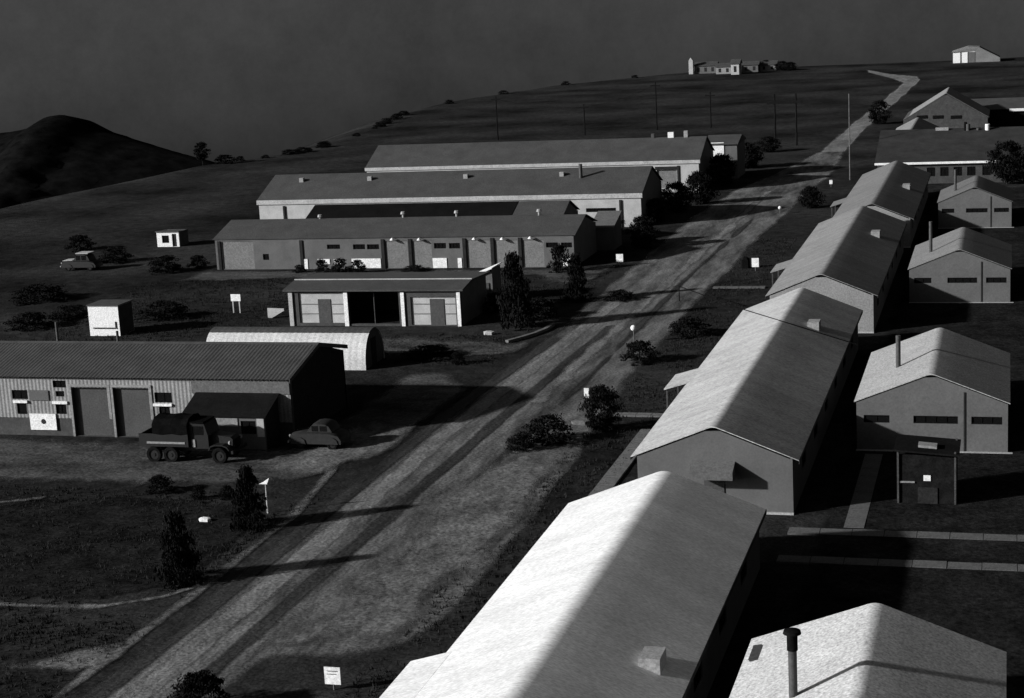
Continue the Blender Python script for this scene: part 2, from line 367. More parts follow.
def roof_vent(parent, x, y, z, w=.5, l=.9, h=.45, slope=0., name='roof_vent', m=None):
    """box vent sitting on a slope that falls to +x"""
    q = MB(); a = math.atan(slope); ca, sa = math.cos(a), math.sin(a)
    pts = []
    for (u, v, t) in [(-w/2, -l/2, -.05), (w/2, -l/2, -.05), (w/2, l/2, -.05), (-w/2, l/2, -.05), (-w/2, -l/2, h), (w/2, -l/2, h*.75), (w/2, l/2, h*.75), (-w/2, l/2, h)]:
        pts.append((x+u*ca, y+v, (z-u*sa+t) if t < 0 else z+h))
    q.add(pts, [(0, 3, 2, 1), (4, 5, 6, 7), (0, 1, 5, 4), (1, 2, 6, 5), (2, 3, 7, 6), (3, 0, 4, 7)])
    return q.build(name, m or M['vent'], parent)

# ------------------------------------------------------------ barracks row beside the road (ridge along the road)
def barrack(label, xl, xr, y0, y1, ze, zr, roofm, wallm, porch=None, vent=None, hood=None, lamps=False, group='barracks along the road', rr=.24):
    ov = .32; root = thing('barrack', label, 'barracks', ((xl+xr)/2, y0, 0), group)
    wl, wr = xl+ov, xr-ov; zw = ze-.02+(zr-ze)*ov/((xr-xl)/2)-.07
    n = max(3, int((y1-y0)/6)); side = [(y0+2+(y1-y0-4)*(i+.5)/n-.9, y0+2+(y1-y0-4)*(i+.5)/n+.9, 1.1, 2.0) for i in range(n)]
    q = MB(); pierced(q, 'x', wr, y0+.15, y1-.15, 0, zw, side, -.15); q.build('wall', wallm, root)
    for h in side: window(root, 'x', wr, *h, -1, 3)
    q = MB(); pierced(q, 'x', wl, y0+.15, y1-.15, 0, zw, side, .15); q.build('wall', wallm, root)
    for h in side: window(root, 'x', wl, *h, 1, 3)
    xm = (xl+xr)/2; s = (zr-ze)/((xr-xl)/2)
    for (ya, yb) in ((y0+.01, y0+.149), (y1-.149, y1-.01)):
        q = MB(); q.prism([(wl+.151, 0), (wr-.151, 0), (wr-.151, zw), (xm+.4, zr-.30), (xm-.4, zr-.30), (wl+.151, zw)], 'y', ya, yb)
        q.build('gable_wall', wallm, root)
        for u in (wl, wr-.15): f = MB(); f.box(u, u+.15, ya, yb, 0, zw-.01); f.build('corner_board', wallm, root)
    q = MB(); q.box(wl-.02, wr+.02, y0-.12, y0+.005, -.05, .10); q.build('sill_beam', M['fascia'], root)
    gable_roof('roof', 'y', xl, xr, y0-.05, y1+.05, ze, zr, roofm, root, rr=rr)
    e = MB(); e.box(xl-.025, xl-.002, y0-.05, y1+.05, ze-.2, ze-.01); e.build('fascia_board', M['plinth'], root)
    e = MB(); e.box(xr+.002, xr+.025, y0-.05, y1+.05, ze-.2, ze-.01); e.build('fascia_board', M['plinth'], root)
    if porch:
        ya, yb, out = porch; q = MB(); zz = ze-.03
        q.prism([(xl-out, zz-.42), (xl+.25, zz+.07), (xl+.25, zz+.13), (xl-out, zz-.34)], 'y', ya, yb); p = q.build('porch_roof', roofm, root)
        for y in (ya+.1, yb-.2):
            c = MB(); c.box(xl-out+.1, xl-out+.2, y, y+.1, 0, zz-.4); c.build('post', M['plinth'], p)
        c = MB(); c.box(xl-out+.05, wl-.02, ya+.1, yb-.1, 0, .18); c.build('step', M['kerb'], root)
    if vent:
        for (x, y) in vent: roof_vent(root, x, y, zr-s*(x-xm), .8, 1.15, .42, s)
    if hood:
        (xa, xb, za) = hood; q = MB()
        q.prism([(y0+.008, za+.45), (y0+.008, za-.2), (y0-.95, za-.28), (y0-.95, za+.12)], 'x', xa, xb); q.build('door_hood', M['wallP2'], root)
        c = MB(); c.box((xa+xb)/2-.5, (xa+xb)/2+.5, y0-.04, y0+.008, .12, 1.9); c.build('door', M['doorD'], root)
    return root
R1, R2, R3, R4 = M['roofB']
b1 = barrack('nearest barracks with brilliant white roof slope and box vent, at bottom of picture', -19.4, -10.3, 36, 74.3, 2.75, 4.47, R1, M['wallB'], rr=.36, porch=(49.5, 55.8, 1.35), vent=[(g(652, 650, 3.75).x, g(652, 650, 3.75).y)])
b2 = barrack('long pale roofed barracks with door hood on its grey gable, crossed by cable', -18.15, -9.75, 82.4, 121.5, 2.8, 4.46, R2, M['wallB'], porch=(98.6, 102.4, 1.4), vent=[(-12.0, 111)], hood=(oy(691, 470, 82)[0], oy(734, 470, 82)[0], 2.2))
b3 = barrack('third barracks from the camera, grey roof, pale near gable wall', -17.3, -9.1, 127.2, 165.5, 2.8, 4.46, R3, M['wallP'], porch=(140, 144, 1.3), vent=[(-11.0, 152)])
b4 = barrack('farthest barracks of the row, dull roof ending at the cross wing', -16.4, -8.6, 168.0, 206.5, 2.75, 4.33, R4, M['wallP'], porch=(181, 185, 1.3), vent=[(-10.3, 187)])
for (px, py) in ((751, 608), (737, 642)):
    p = oy(px, py, 60); 
# ------------------------------------------------------------ huts on the right
def hut(label, xl, xr, y0, y1, ze, zr, roofm, chim, cap=False, dline=True):
    ov = .12; root = thing('hut', label, 'hut', ((xl+xr)/2, y0, 0), 'gabled huts on the right')
    wl, wr = xl+ov, xr-ov; xm = (xl+xr)/2; zw = ze-.07; W = xr-xl
    hs = [(xl+.05*W+.1, xl+.23*W, 1.62, 2.05), (xl+.385*W, xl+.67*W, 1.62, 2.05), (xl+.755*W, xl+.95*W, 1.62, 2.05)]
    q = MB(); pierced(q, 'y', y0+.04, wl, wr, 0, zw, hs, .14)
    q.prism([(wl, zw+.001), (wr, zw+.001), (xm+.35, zr-.26), (xm-.35, zr-.26)], 'y', y0+.04, y0+.18); q.build('gable_wall', M['wallH'], root)
    for h, nm in zip(hs, (2, 4, 3)): window(root, 'y', y0+.04, *h, 1, nm)
    q = MB(); q.prism([(wl, 0), (wr, 0), (wr, zw), (xm+.35, zr-.33), (xm-.35, zr-.33), (wl, zw)], 'y', y1-.24, y1-.1); q.build('gable_wall', M['wallH'], root)
    for u in (wl, wr-.14):
        q = MB(); q.box(u, u+.14, y0+.181, y1-.241, 0, zw); q.build('wall', M['wallH'], root)
    if dline:
        u = xl+.712*W; q = MB(); q.box(u-.045, u+.045, y0+.0, y0+.035, .05, zr-.34-(zr-ze)*(u-xm)/(W/2)-.02); q.build('downpipe', M['dark'], root)
    q = MB(); q.box(wl-.03, wr+.25, y0-.25, y0+.035, -.05, .09); q.build('sill_beam', M['fascia'], root)
    gable_roof('roof', 'y', xl, xr, y0-.02, y1+.02, ze, zr, roofm, root, rr=.26)
    cx, cy, ct = chim; cz = zr-(zr-ze)/(W/2)*abs(cx-xm); stove_pipe(root, cx, cy, cz-.3, ct, .14, cap)
    return root
H1r, H2r, H3r, H4r = M['roofH']
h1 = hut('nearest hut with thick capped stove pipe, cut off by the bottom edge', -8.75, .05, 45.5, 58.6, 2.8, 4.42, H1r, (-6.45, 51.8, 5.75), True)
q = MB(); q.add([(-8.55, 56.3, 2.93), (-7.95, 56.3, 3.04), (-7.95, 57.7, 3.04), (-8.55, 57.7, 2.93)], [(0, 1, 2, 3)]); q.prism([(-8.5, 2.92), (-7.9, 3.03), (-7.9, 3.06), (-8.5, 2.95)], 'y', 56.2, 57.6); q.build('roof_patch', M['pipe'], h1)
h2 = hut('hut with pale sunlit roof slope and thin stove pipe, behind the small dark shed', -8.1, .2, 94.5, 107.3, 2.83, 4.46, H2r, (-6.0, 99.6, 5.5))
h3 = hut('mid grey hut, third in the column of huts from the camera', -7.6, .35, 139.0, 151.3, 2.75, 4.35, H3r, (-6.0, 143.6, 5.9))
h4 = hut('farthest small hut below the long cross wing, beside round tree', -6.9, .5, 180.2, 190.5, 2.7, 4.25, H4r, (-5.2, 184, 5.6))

# ------------------------------------------------------------ warehouse builder (ridge along x), facade facing the camera
def warehouse(name, label, cat, xl, xr, y0, y1, ze, zr, roofm, wallm, holes=(), th=.25, endm=None, ov=.12, eov=.2, fasc=None, group=None):
    root = thing(name, label, cat, ((xl+xr)/2, y0, 0), group); zw = ze-.10; ym = (y0+y1)/2; endm = endm or wallm
    q = MB(); pierced(q, 'y', y0, xl, xr, 0, zw, [h[:4] for h in holes], th); q.build('front_wall', wallm, root)
    q = MB(); q.box(xl, xr, y1-th, y1, 0, zw); q.build('rear_wall', wallm, root)
    for (a, b_) in ((xl, xl+.2), (xr-.2, xr)):
        q = MB(); q.prism([(y0+th+.001, 0), (y1-th-.001, 0), (y1-th-.001, zw), (ym+.3, zr-.3), (ym-.3, zr-.3), (y0+th+.001, zw)], 'x', a, b_); q.build('gable_wall', endm, root)
    gable_roof('roof', 'x', y0-ov, y1+ov, xl-eov, xr+eov, ze-(zr-ze)*ov/(ym-y0)+.02, zr, roofm, root, rr=.25, seg=2.5)
    zf = ze-(zr-ze)*ov/(ym-y0)
    if fasc:
        m, h = fasc; q = MB(); q.box(xl-eov, xr+eov, y0-ov-.035, y0-ov-.004, zf-h+.02, zf+.03); q.build('fascia_board', m, root)
    return root
def rect(px0, py0, px1, py1, Y):
    """pixel rectangle on the facade plane y=Y -> (x0,x1,z0,z1)"""
    a = oy(px0, (py0+py1)/2, Y); b_ = oy(px1, (py0+py1)/2, Y); t = oy((px0+px1)/2, py0, Y); u = oy((px0+px1)/2, py1, Y)
    return (a.x, b_.x, max(.02, u.z), t.z)
def panel(parent, name, r, y, th, m, inset=0.0):
    q = MB(); q.box(r[0]+inset, r[1]-inset, y, y+th, r[2], r[3]); return q.build(name, m, parent)
def lamp(parent, px, py, Y, off=.35):
    p = oy(px, py, Y-off); q = MB(); q.tube((p.x, Y-.01, p.z+.12), (p.x, Y-off, p.z+.16), .02, .02, 5); q.tube((p.x, Y-off, p.z+.14), (p.x, Y-off, p.z-.06), .06, .24, 10); return q.build('lamp_shade', M['white'], parent)

# ---- W1, farthest of the three white warehouses
Y = 215.2; rw = oy(699, 175, Y).x; lw = oy(367, 175, Y).x
W1 = warehouse('warehouse', 'rearmost long warehouse with pale eave line and three boxes on its ridge', 'warehouse', lw, rw, Y, Y+11.5, 4.1, 6.55, M['roofW'], M['wallW'],
    [rect(657, 170, 677, 188, Y)], endm=M['wallG'], fasc=(M['fascia'], .42), group='long warehouses')
panel(W1, 'door', rect(657, 170, 677, 188, Y), Y+.16, .06, M['door'], .01)
r = rect(677.5, 168, 679.5, 190, Y); panel(W1, 'post', (r[0], r[1], 0, 3.4), Y-.12, .11, M['dark'])
r = rect(655, 166.5, 678, 169.5, Y); panel(W1, 'door_track', r, Y-.1, .09, M['dark'])
for px, py, wd, m in ((671, 134.5, .75, M['white']), (686, 133, .5, M['vent']), (653, 136, .4, M['pipe'])):
    p = oy(px, py, Y+5.75); roof_vent(W1, p.x, Y+5.75, 6.35, wd, .6, max(.5, p.z-6.35+.3), 0, 'roof_vent', m)
# ---- W2
Y = 184.8; rw = oy(641, 205, Y).x; lw = oy(259, 207, Y).x
hs = [rect(586, 208, 616, 212, Y)]
W2 = warehouse('warehouse', 'middle warehouse with white wall, wide pale eave and thin pipe on roof', 'warehouse', lw, rw, Y, Y+12.0, 3.72, 6.05, M['roofW'], M['wallW'], hs, endm=M['wallG'], fasc=(M['fascia'], .5), group='long warehouses')
window(W2, 'y', Y, *hs[0], 1, 8)
for px in (284, 620.5): p = oy(px, 206, Y); panel(W2, 'downpipe', (p.x-.12, p.x+.12, 0, 3.0), Y-.14, .13, M['dark'])
for px, py in ((302, 181), (370, 179), (466, 177.5), (562, 176.5)):
    p = oy(px, py, Y+4.2); roof_vent(W2, p.x, Y+4.2, 3.72+2.33*4.2/6-.05, .5, .5, .45, 0)
p = oy(581, 180, Y+3.6); stove_pipe(W2, p.x, Y+3.6, 4.7, oy(581, 164, Y+3.6).z, .2)
# ---- W2b between
Y = 169.5; rw = oy(565, 215, Y).x-.6; lw = oy(303, 213, Y).x; mw = oy(509, 213, Y).x
W2b = warehouse('low_building', 'low building with nearly black roof squeezed between two long warehouses', 'building', lw, mw-.25, Y, Y+8, 3.0, 4.5, M['roofK'], M['wallG'])
W2c = warehouse('low_building', 'short grey roofed building at road end of the black roofed one', 'building', mw+.25, rw, Y, Y+8, 3.0, 4.5, M['roofW'], M['wallG'])
ax0, ax1 = oy(594, 224, 170).x, oy(618, 224, 170).x; lt = thing('lean_to_shed', 'small pale roofed lean-to right of the workshop gable', 'lean-to', ((ax0+ax1)/2, 168, 0))
zl = oy(605, 227, 168).z; q = MB(); q.prism([(168, zl-.1), (172, zl+1.0), (172, zl+1.1), (168, zl)], 'x', ax0, ax1); q.build('roof', M['wallP2'], lt)
q = MB(); q.prism([(168.2, 0), (171.9, 0), (171.9, zl+.95), (168.2, zl-.08)], 'x', ax0+.1, ax1-.1); q.build('wall', M['wallG'], lt)
# ---- W3
Y = 158.0; rw = oy(574, 250, Y).x; lw = oy(216, 254, Y).x
light = [(223, 241.5, 254, 269), (386, 241, 408, 268.5), (412.5, 241, 432, 268.5), (467, 240, 490.5, 268), (495, 240, 518, 267.5), (522.5, 240, 544, 267)]
wins = [(327, 244.5, 340, 249), (353, 244.3, 365, 249.3), (367, 244.3, 379, 249.3), (434, 243, 446, 248.5), (449, 243, 460, 248.5), (546, 242.5, 558, 247.5), (561, 242.5, 572, 247.5), (263, 254, 269, 260)]
hl = [rect(*a, Y) for a in light]; hw = [rect(*a, Y) for a in wins]
W3 = warehouse('workshop_building', 'long workshop with row of tall pale doors and lamps under its eave', 'workshop', lw, rw, Y, Y+9.4, 3.12, 4.45, M['roofW'], M['wallG'], hl+hw, th=.35, endm=M['wallG'], ov=.12)
for i, r_ in enumerate(hl):
    d = panel(W3, 'door', r_, Y+.06, .06, M['door'], .01)
for r_ in hw: window(W3, 'y', Y, *r_, 1, 3 if r_[1]-r_[0] > .8 else 1, .1)
for px in (219.5, 301.5, 383, 410.3, 464.5, 492.5, 520.2):
    p = oy(px, 250, Y); panel(W3, 'post', (p.x-.16, p.x+.16, 0, 2.9), Y-.1, .095, M['dark'])
for a in ((304, 259, 308, 269.5), (318, 259, 330, 264), (334, 259, 341, 264), (352, 258.5, 381, 268), (433, 258, 447, 268), (458, 258, 462, 268), (563, 258, 572.5, 266)):
    panel(W3, 'white_panel', rect(*a, Y), Y-.06, .05, M['white'])
for px, py in ((392, 239.5), (419, 239.5), (474, 239), (502, 239), (530, 238)): lamp(W3, px, py, Y)
for px, py in ((320, 217), (403, 214), (456.5, 213), (539, 211.5)):
    p = oy(px, py, Y+4.6); q = MB(); q.tube((p.x, Y+4.6, 4.25), (p.x, Y+4.6, p.z), .12, .12, 8); q.tube((p.x, Y+4.6, p.z), (p.x, Y+4.6, p.z+.25), .28, .2, 8); q.build('roof_vent', M['vent'], W3)
# ---- M, open bay shed
Y = 129.4; rw = oy(461, 308, Y).x; lw = oy(289, 308, Y).x
h = [rect(299, 293, 344, 323, Y), rect(349, 292, 399, 324, Y), rect(411, 297, 456, 325, Y)]
Ms = thing('garage_shed', 'low flat roofed garage with white bays and one black open bay', 'garage', ((lw+rw)/2, Y, 0))
q = MB(); zt = oy(370, 279.5, Y+2.4).z; pierced(q, 'y', Y, lw, rw, 0, 2.93, h, .3); q.build('front_wall', M['plinth'], Ms)
for a, b_ in ((lw, lw+.2), (rw-.2, rw)): q = MB(); q.prism([(Y+.301, 0), (Y+7, 0), (Y+7, zt-.33), (Y+2.4, zt-.11), (Y+.301, 2.98)], 'x', a, b_); q.build('side_wall', M['wallG'], Ms)
q = MB(); q.box(lw, rw, Y+7.001, Y+7.2, 0, zt-.35); q.build('rear_wall', M['wallG'], Ms)
for i in (0, 2):
    r_ = h[i]; p_ = panel(Ms, 'white_board_wall', (r_[0], r_[1], 0.02, r_[3]), Y+.12, .1, M['wallW'])
    a, c = ((320.5, 333), (432, 446))[0 if i == 0 else 1]; x0 = oy(a, 310, Y+.5).x; x1 = oy(c, 310, Y+.5).x
    panel(Ms, 'door', (x0, x1, 0.03, 2.2), Y+.07, .045, M['doorD']); 
    for zz in (.95, 1.75): panel(p_, 'batten', (r_[0]+.02, x0-.02, zz, zz+.06), Y+.09, .028, M['wallG']); panel(p_, 'batten', (x1+.02, r_[1]-.02, zz, zz+.06), Y+.09, .028, M['wallG'])
for a, c, m in ((289, 293, M['fascia']), (344, 348, M['white']), (401, 404.5, M['white']), (457, 460.5, M['white'])):
    x0 = oy(a, 308, Y-.1).x; x1 = oy(c, 308, Y-.1).x; panel(Ms, 'post', (x0, x1, 0, 2.75), Y-.12, .115, m)
zt = oy(370, 279.5, Y+2.4).z; q = MB(); q.prism([(Y-.25, 3.02), (Y+2.4, zt), (Y+7.5, zt-.25), (Y+7.5, zt-.37), (Y+2.4, zt-.12), (Y-.25, 2.88)], 'x', lw-.35, rw+.3); q.build('roof', M['roofW'], Ms)
q = MB(); q.box(lw-.35, rw+.3, Y+2.34, Y+2.46, zt-.02, zt+.07); q.build('ridge_highlight', M['fascia'], Ms)  # pale strip added to paint the highlight along the ridge
q = MB(); q.box(oy(374, 310, Y+.5).x-.03, oy(374, 310, Y+.5).x+.03, Y+.6, Y+.66, 0, 2.6); q.build('post', M['plinth'], Ms)
# ---- Quonset hut
def quonset(label, xl, xr, y0, rad, h):
    root = thing('quonset_hut', label, 'hut', ((xl+xr)/2, y0+rad, 0)); n = 28; k = int((xr-xl)/.12)
    def shell(i0, i1, name, m, up):
        q = MB()
        for j in range(k+1):
            x = xl+(xr-xl)*j/k; c = .008*math.sin(j*math.pi/2)+up
            for i in range(i0, i1+1):
                t = math.pi*i/n; q.v.append((x, y0+rad-(rad+c)*math.cos(t), (h+c)*math.sin(t)**.8))
        W = i1-i0+1; q.f = [(j*W+i, j*W+i+1, (j+1)*W+i+1, (j+1)*W+i) for j in range(k) for i in range(W-1)]; q.build(name, m, root, smooth=60)
    shell(0, 10, 'side_sheet', M['quon'], 0); shell(10, 18, 'crown_sheet', M['roofW'], .015); shell(18, n, 'side_sheet', M['quon'], 0)
    for x in (xl+.12, xr-.12):
        q = MB(); poly = [(y0+rad-(rad-.03)*math.cos(math.pi*i/n), (h-.03)*math.sin(math.pi*i/n)**.8) for i in range(n+1)]; q.prism(poly, 'x', x-.04, x+.04); q.build('end_wall', M['doorD'], root)
    q = MB(); q.box(xr-.078, xr-.05, y0+rad-.5, y0+rad+.5, 0.02, 2.0); q.build('door', M['dark'], root)
    return root
p0 = oy(366, 370, 113.3); p1 = oy(204, 352, 113.3)
quonset('white arched metal hut with ribbed curved side, behind the corrugated shed', p1.x, p0.x, 113.3, 2.0, 2.7)

# ---- S, corrugated shed in front
Y = 94.0; xr = -41.5; xl = -66.0
shed = thing('corrugated_shed', 'corrugated iron shed with two wide doors, cut off by left edge', 'shed', (-54, Y, 0))
def corr_sheet(name, P, u0, u1, v0, v1, pitch, amp, m, parent, holes=(), nv=1):
    """corrugated sheet; P(u,v,d)->xyz"""
    q = MB(); n = int((u1-u0)/pitch*6)
    us = [u0+(u1-u0)*i/n for i in range(n+1)]; vs = sorted(set([v0, v1]+[c for h in holes for c in h[2:4] if v0 < c < v1]+[v0+(v1-v0)*i/nv for i in range(nv)]))
    for v in vs:
        for u in us: q.v.append(P(u, v, amp*math.sin(2*math.pi*u/pitch)))
    W = n+1
    for j in range(len(vs)-1):
        for i in range(n):
            uc = (us[i]+us[i+1])/2; vc = (vs[j]+vs[j+1])/2
            if not any(h_[0] < uc < h_[1] and h_[2] < vc < h_[3] for h_ in holes): q.f.append((j*W+i, j*W+i+1, (j+1)*W+i+1, (j+1)*W+i))
    return q.build(name, m, parent, smooth=70)
doors = [rect(73.5, 386, 109, 432, Y), rect(115, 387, 150.5, 433, Y)]
doors = [(a, b_, .02, 3.15) for a, b_, _, _ in doors]
swin = [rect(53, 380.5, 66, 387.5, Y), rect(12, 390, 28, 399, Y), rect(56, 391, 64.5, 396.5, Y), rect(17.5, 403, 27, 414, Y), rect(56, 404.5, 66.5, 414, Y), rect(155, 392.5, 172, 402.5, Y), rect(159, 407, 170, 416, Y)]
corr_sheet('front_wall', lambda u, v, d: (u, Y-.01+d, v), xl, xr, 1.15, 3.75, .26, .014, M['wallS'], shed, doors+swin)
q = MB(); pierced(q, 'y', Y+.02, xl, xr, 0, 3.72, doors+swin, .3); q.build('front_frame', M['plinth'], shed)
for dr in doors:
    q = MB(); q.box(dr[0]+.02, dr[1]-.02, Y+.22, Y+.30, .02, 3.13); d = q.build('door', M['door'] if False else M['doorD'], shed)
    q = MB(); q.box(dr[0]-.16, dr[0]-.01, Y-.06, Y+.018, .0, 3.2); q.build('door_jamb', M['wallS'], shed); q = MB(); q.box(dr[1]+.01, dr[1]+.2, Y-.06, Y+.018, 1.2, 3.2); q.build('door_jamb', M['wallS'], shed)
    q = MB(); q.box(dr[0]-.16, dr[1]+.2, Y-.08, Y+.019, 3.21, 3.36); q.build('door_head', M['wallS'], shed)
for i, r_ in enumerate(swin): window(shed, 'y', Y+.02, *r_, 1, 2 if r_[1]-r_[0] > .7 else 1, .06)
for a in ((14, 400, 28, 402.5), (53, 401, 68, 403.6), (154, 403.4, 172.5, 405.8)): panel(shed, 'window_sill', rect(*a, Y), Y-.14, .12, M['white'])
wp = panel(shed, 'white_panel', rect(31, 413.5, 57, 429.5, Y), Y-.1, .06, M['white'])
c = oy(43.5, 421.5, Y-.1); q = MB(); q.tube((c.x, Y-.102, c.z), (c.x, Y-.13, c.z), .17, .15, 10); q.build('emblem', M['ink'], wp)
panel(shed, 'awning_board', rect(30, 390, 49, 400, Y), Y-.09, .05, M['wallG'])
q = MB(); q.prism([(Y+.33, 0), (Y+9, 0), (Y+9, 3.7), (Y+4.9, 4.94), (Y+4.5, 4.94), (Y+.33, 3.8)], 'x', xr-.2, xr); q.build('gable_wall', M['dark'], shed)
q = MB(); q.box(xl, xr, Y+8.8, Y+9, 0, 3.5); q.build('rear_wall', M['wallG'], shed)
zr_ = 5.06; ze_ = 3.86; sl_ = (zr_-ze_)/(4.7+.3)
corr_sheet('roof', lambda u, v, d: (u, v, ze_+(v-(Y-.3))*sl_+d), xl, xr+.12, Y-.3, Y+4.7, .26, .014, M['roofS'], shed, nv=4)
corr_sheet('roof', lambda u, v, d: (u, v, zr_-.02-(v-(Y+4.68))*sl_+d), xl, xr+.12, Y+4.68, Y+9.4, .26, .014, M['roofS'], shed, nv=3)
q = MB(); q.prism([(Y+4.45, zr_-.05), (Y+4.7, zr_+.06), (Y+4.95, zr_-.05)], 'x', xl, xr+.13); q.build('ridge_cap', M['roofS'], shed)
for side, (ya, za, yb, zb) in enumerate(((Y-.3, ze_, Y+4.7, zr_), (Y+4.7, zr_, Y+9.4, zr_-sl_*4.7))):
    q = MB(); q.add([(xr+.122, ya, za-.22), (xr+.122, yb, zb-.22), (xr+.122, yb, zb+.05), (xr+.122, ya, za+.05), (xr+.17, ya, za-.22), (xr+.17, yb, zb-.22), (xr+.17, yb, zb+.05), (xr+.17, ya, za+.05)], [(0, 1, 2, 3), (7, 6, 5, 4), (3, 2, 6, 7), (0, 4, 5, 1), (0, 3, 7, 4), (1, 5, 6, 2)]); q.build('barge_board', M['plinth'], shed)
for px, t in ((58, 322), (118, 331)):
    p = oy(px, 345, Y+4.7); stove_pipe(shed, p.x, Y+4.75, 5.0, oy(px, t, Y+4.75).z, .09)
panel(shed, 'flat_sheet', (oy(192, 390, Y).x, xr-.02, 2.9, 3.7), Y-.07, .04, M['wallP2'])
# lean-to
ly0 = 91.7; lx0 = -47.4; lx1 = -42.3
lean = thing('lean_to_shed', 'small lean-to built on the front of the corrugated shed, behind truck', 'lean-to', ((lx0+lx1)/2, ly0, 0))
lh = [rect(241, 421, 256, 434, ly0)]
q = MB(); pierced(q, 'y', ly0, lx0, lx1, 0, 2.0, lh, .15); q.build('front_wall', M['wallG'], lean)
q = MB(); q.box(lx0, oy(238, 424, ly0).x, ly0-.05, ly0-.004, 1.45, 1.95); q.build('white_board', M['wallS'], lean); q = MB(); q.box(oy(257, 424, ly0).x, lx1-.02, ly0-.05, ly0-.004, .85, 1.95); q.build('white_board', M['wallW'], lean)
window(lean, 'y', ly0, *lh[0], 1, 2, .06)
for a in (lx0, lx1-.12): q = MB(); q.prism([(ly0+.151, 0), (Y-.09, 0), (Y-.09, 2.85), (ly0+.151, 2.05)], 'x', a, a+.12); q.build('side_wall', M['dark'], lean)
q = MB(); q.prism([(ly0-.12, 2.02), (Y-.1, 2.92), (Y-.1, 2.98), (ly0-.12, 2.08)], 'x', lx0-.3, lx1+.15); q.build('roof', M['roofD'], lean)

# ---- small white huts and boxes on the left
def box_hut(label, r_, Y, dep, name='white_hut', group=None):
    x0, x1, z0, z1 = r_; root = thing(name, label, 'hut', ((x0+x1)/2, Y, 0)); return root, x0, x1, z1
r_ = rect(89, 306, 119, 336, 125.0); root, x0, x1, z1 = box_hut('white square windowless hut with dark line on its face, behind corrugated shed', r_, 125, 2.4)
q = MB(); q.box(x0, x1, 125, 127.4, .0, z1); q.build('wall', M['white'], root)
q = MB(); q.box(x0-.08, x1+.08, 124.9, 127.5, z1+.003, z1+.08); q.build('roof', M['plinth'], root)
q = MB(); q.box(x0+.35, x1-.25, 124.93, 124.997, .62, .70); q.box(x1-.36, x1-.28, 124.935, 124.997, .72, 1.2); q.build('batten', M['ink'], root)
q = MB(); q.box(x1+.003, x1+.05, 125.05, 127.3, .05, z1-.05); q.build('dark_side', M['plinth'], root)  # dark sheet over the right side of the white box
Y = 174.0; r_ = rect(157, 232, 179, 247, Y); x0, x1, _, z1 = r_
root = thing('white_hut', 'tiny white hut with dark window and doorway, alone in the field', 'hut', ((x0+x1)/2, Y, 0))
hh = [rect(162, 235.5, 169, 243, Y), (x1-.85, x1-.3, .02, 1.45)]
q = MB(); pierced(q, 'y', Y, x0, x1, 0, z1, hh, .2); q.build('front_wall', M['white'], root)
q = MB(); q.box(x0, x0+.15, Y+.201, Y+2.3, 0, z1-.01); q.box(x1-.15, x1, Y+.201, Y+2.3, 0, z1-.01); q.box(x0+.151, x1-.151, Y+2.1, Y+2.3, 0, z1-.01); q.build('wall', M['plinth'], root)
q = MB(); q.prism([(Y-.15, z1+.002), (Y+2.5, z1-.2), (Y+2.5, z1-.1), (Y-.15, z1+.1)], 'x', x0-.1, x1+.1); q.build('roof', M['plinth'], root)
window(root, 'y', Y, *hh[0], 1, 1, .1); panel(root, 'door', hh[1], Y+.12, .05, M['dark'])
# mid hut behind garage
ma, mb = oy(462, 279.5, 139.5), oy(492, 267.5, 139.5); mz = ma.z-.15; mt = mb.z-.1
mh = thing('small_hut', 'little hut with white sloping roof sheet beside the dark conifer', 'hut', ((ma.x+mb.x)/2, 139.5, 0))
q = MB(); q.prism([(ma.x+.25, 0), (mb.x-.1, 0), (mb.x-.1, mt-.1), (ma.x+.25, mz+.04)], 'y', 139.7, 142.3); q.build('wall', M['wallH'], mh)
q = MB(); q.prism([(ma.x, mz), (mb.x, mt), (mb.x, mt+.09), (ma.x, mz+.09)], 'y', 139.4, 142.6); q.build('roof', M['white'], mh)
q = MB(); q.box(mb.x-1.2, mb.x-.4, 139.62, 139.69, .02, 1.7); q.build('door', M['doorD'], mh)
# annex behind W1
ax0, ax1 = oy(706, 150, 229).x, oy(737, 150, 229).x
an = thing('annex', 'grey annex at road end of the rearmost warehouse with white sunlit panel', 'annex', ((ax0+ax1)/2, 229, 0))
q = MB(); q.box(ax0, ax1, 229, 236, 0, 4.6); q.build('wall', M['wallG'], an)
q = MB(); q.prism([(228.7, 4.605), (236.3, 4.605), (236.3, 4.75), (232.5, 5.6), (228.7, 4.75)], 'x', ax0-.2, ax1+.2); q.build('roof', M['roofW'], an)
r_ = rect(711, 142.5, 724, 157.5, 229); panel(an, 'white_door', r_, 228.9, .09, M['white'])
# ------------------------------------------------------------ cross wing and other far buildings
Y = 219.4; X0, X1 = -15.6, 3.2; yr = Y+11; zt = oy(935, 128.5, yr).z
hs = [(x, x+1.0, .9, 2.0) for x in (-9.6, -8.0, -6.4, -4.8, -3.0, -1.4)]
cw = warehouse('cross_wing', 'long hall across the end of the barracks row with white eave line', 'hall', X0, X1, Y, Y+22, 2.8, zt, M['roofC'], M['plinth'], hs, ov=.4, eov=.3, fasc=(M['white'], .26))
for h_ in hs: window(cw, 'y', Y, *h_, 1, 2)
for px, pt, m, rr in ((968, 124, M['pipe'], .28), (987.5, 124, M['white'], .3), (965.5, 122, M['black'], .2), (978, 128, M['pipe'], .2)):
    t = oy(px, pt, yr-.9); q = MB(); q.tube((t.x, yr-.9, zt-.9), (t.x, yr-.9, t.z), rr, rr, 10); q.build('roof_vent', m, cw, smooth=40)
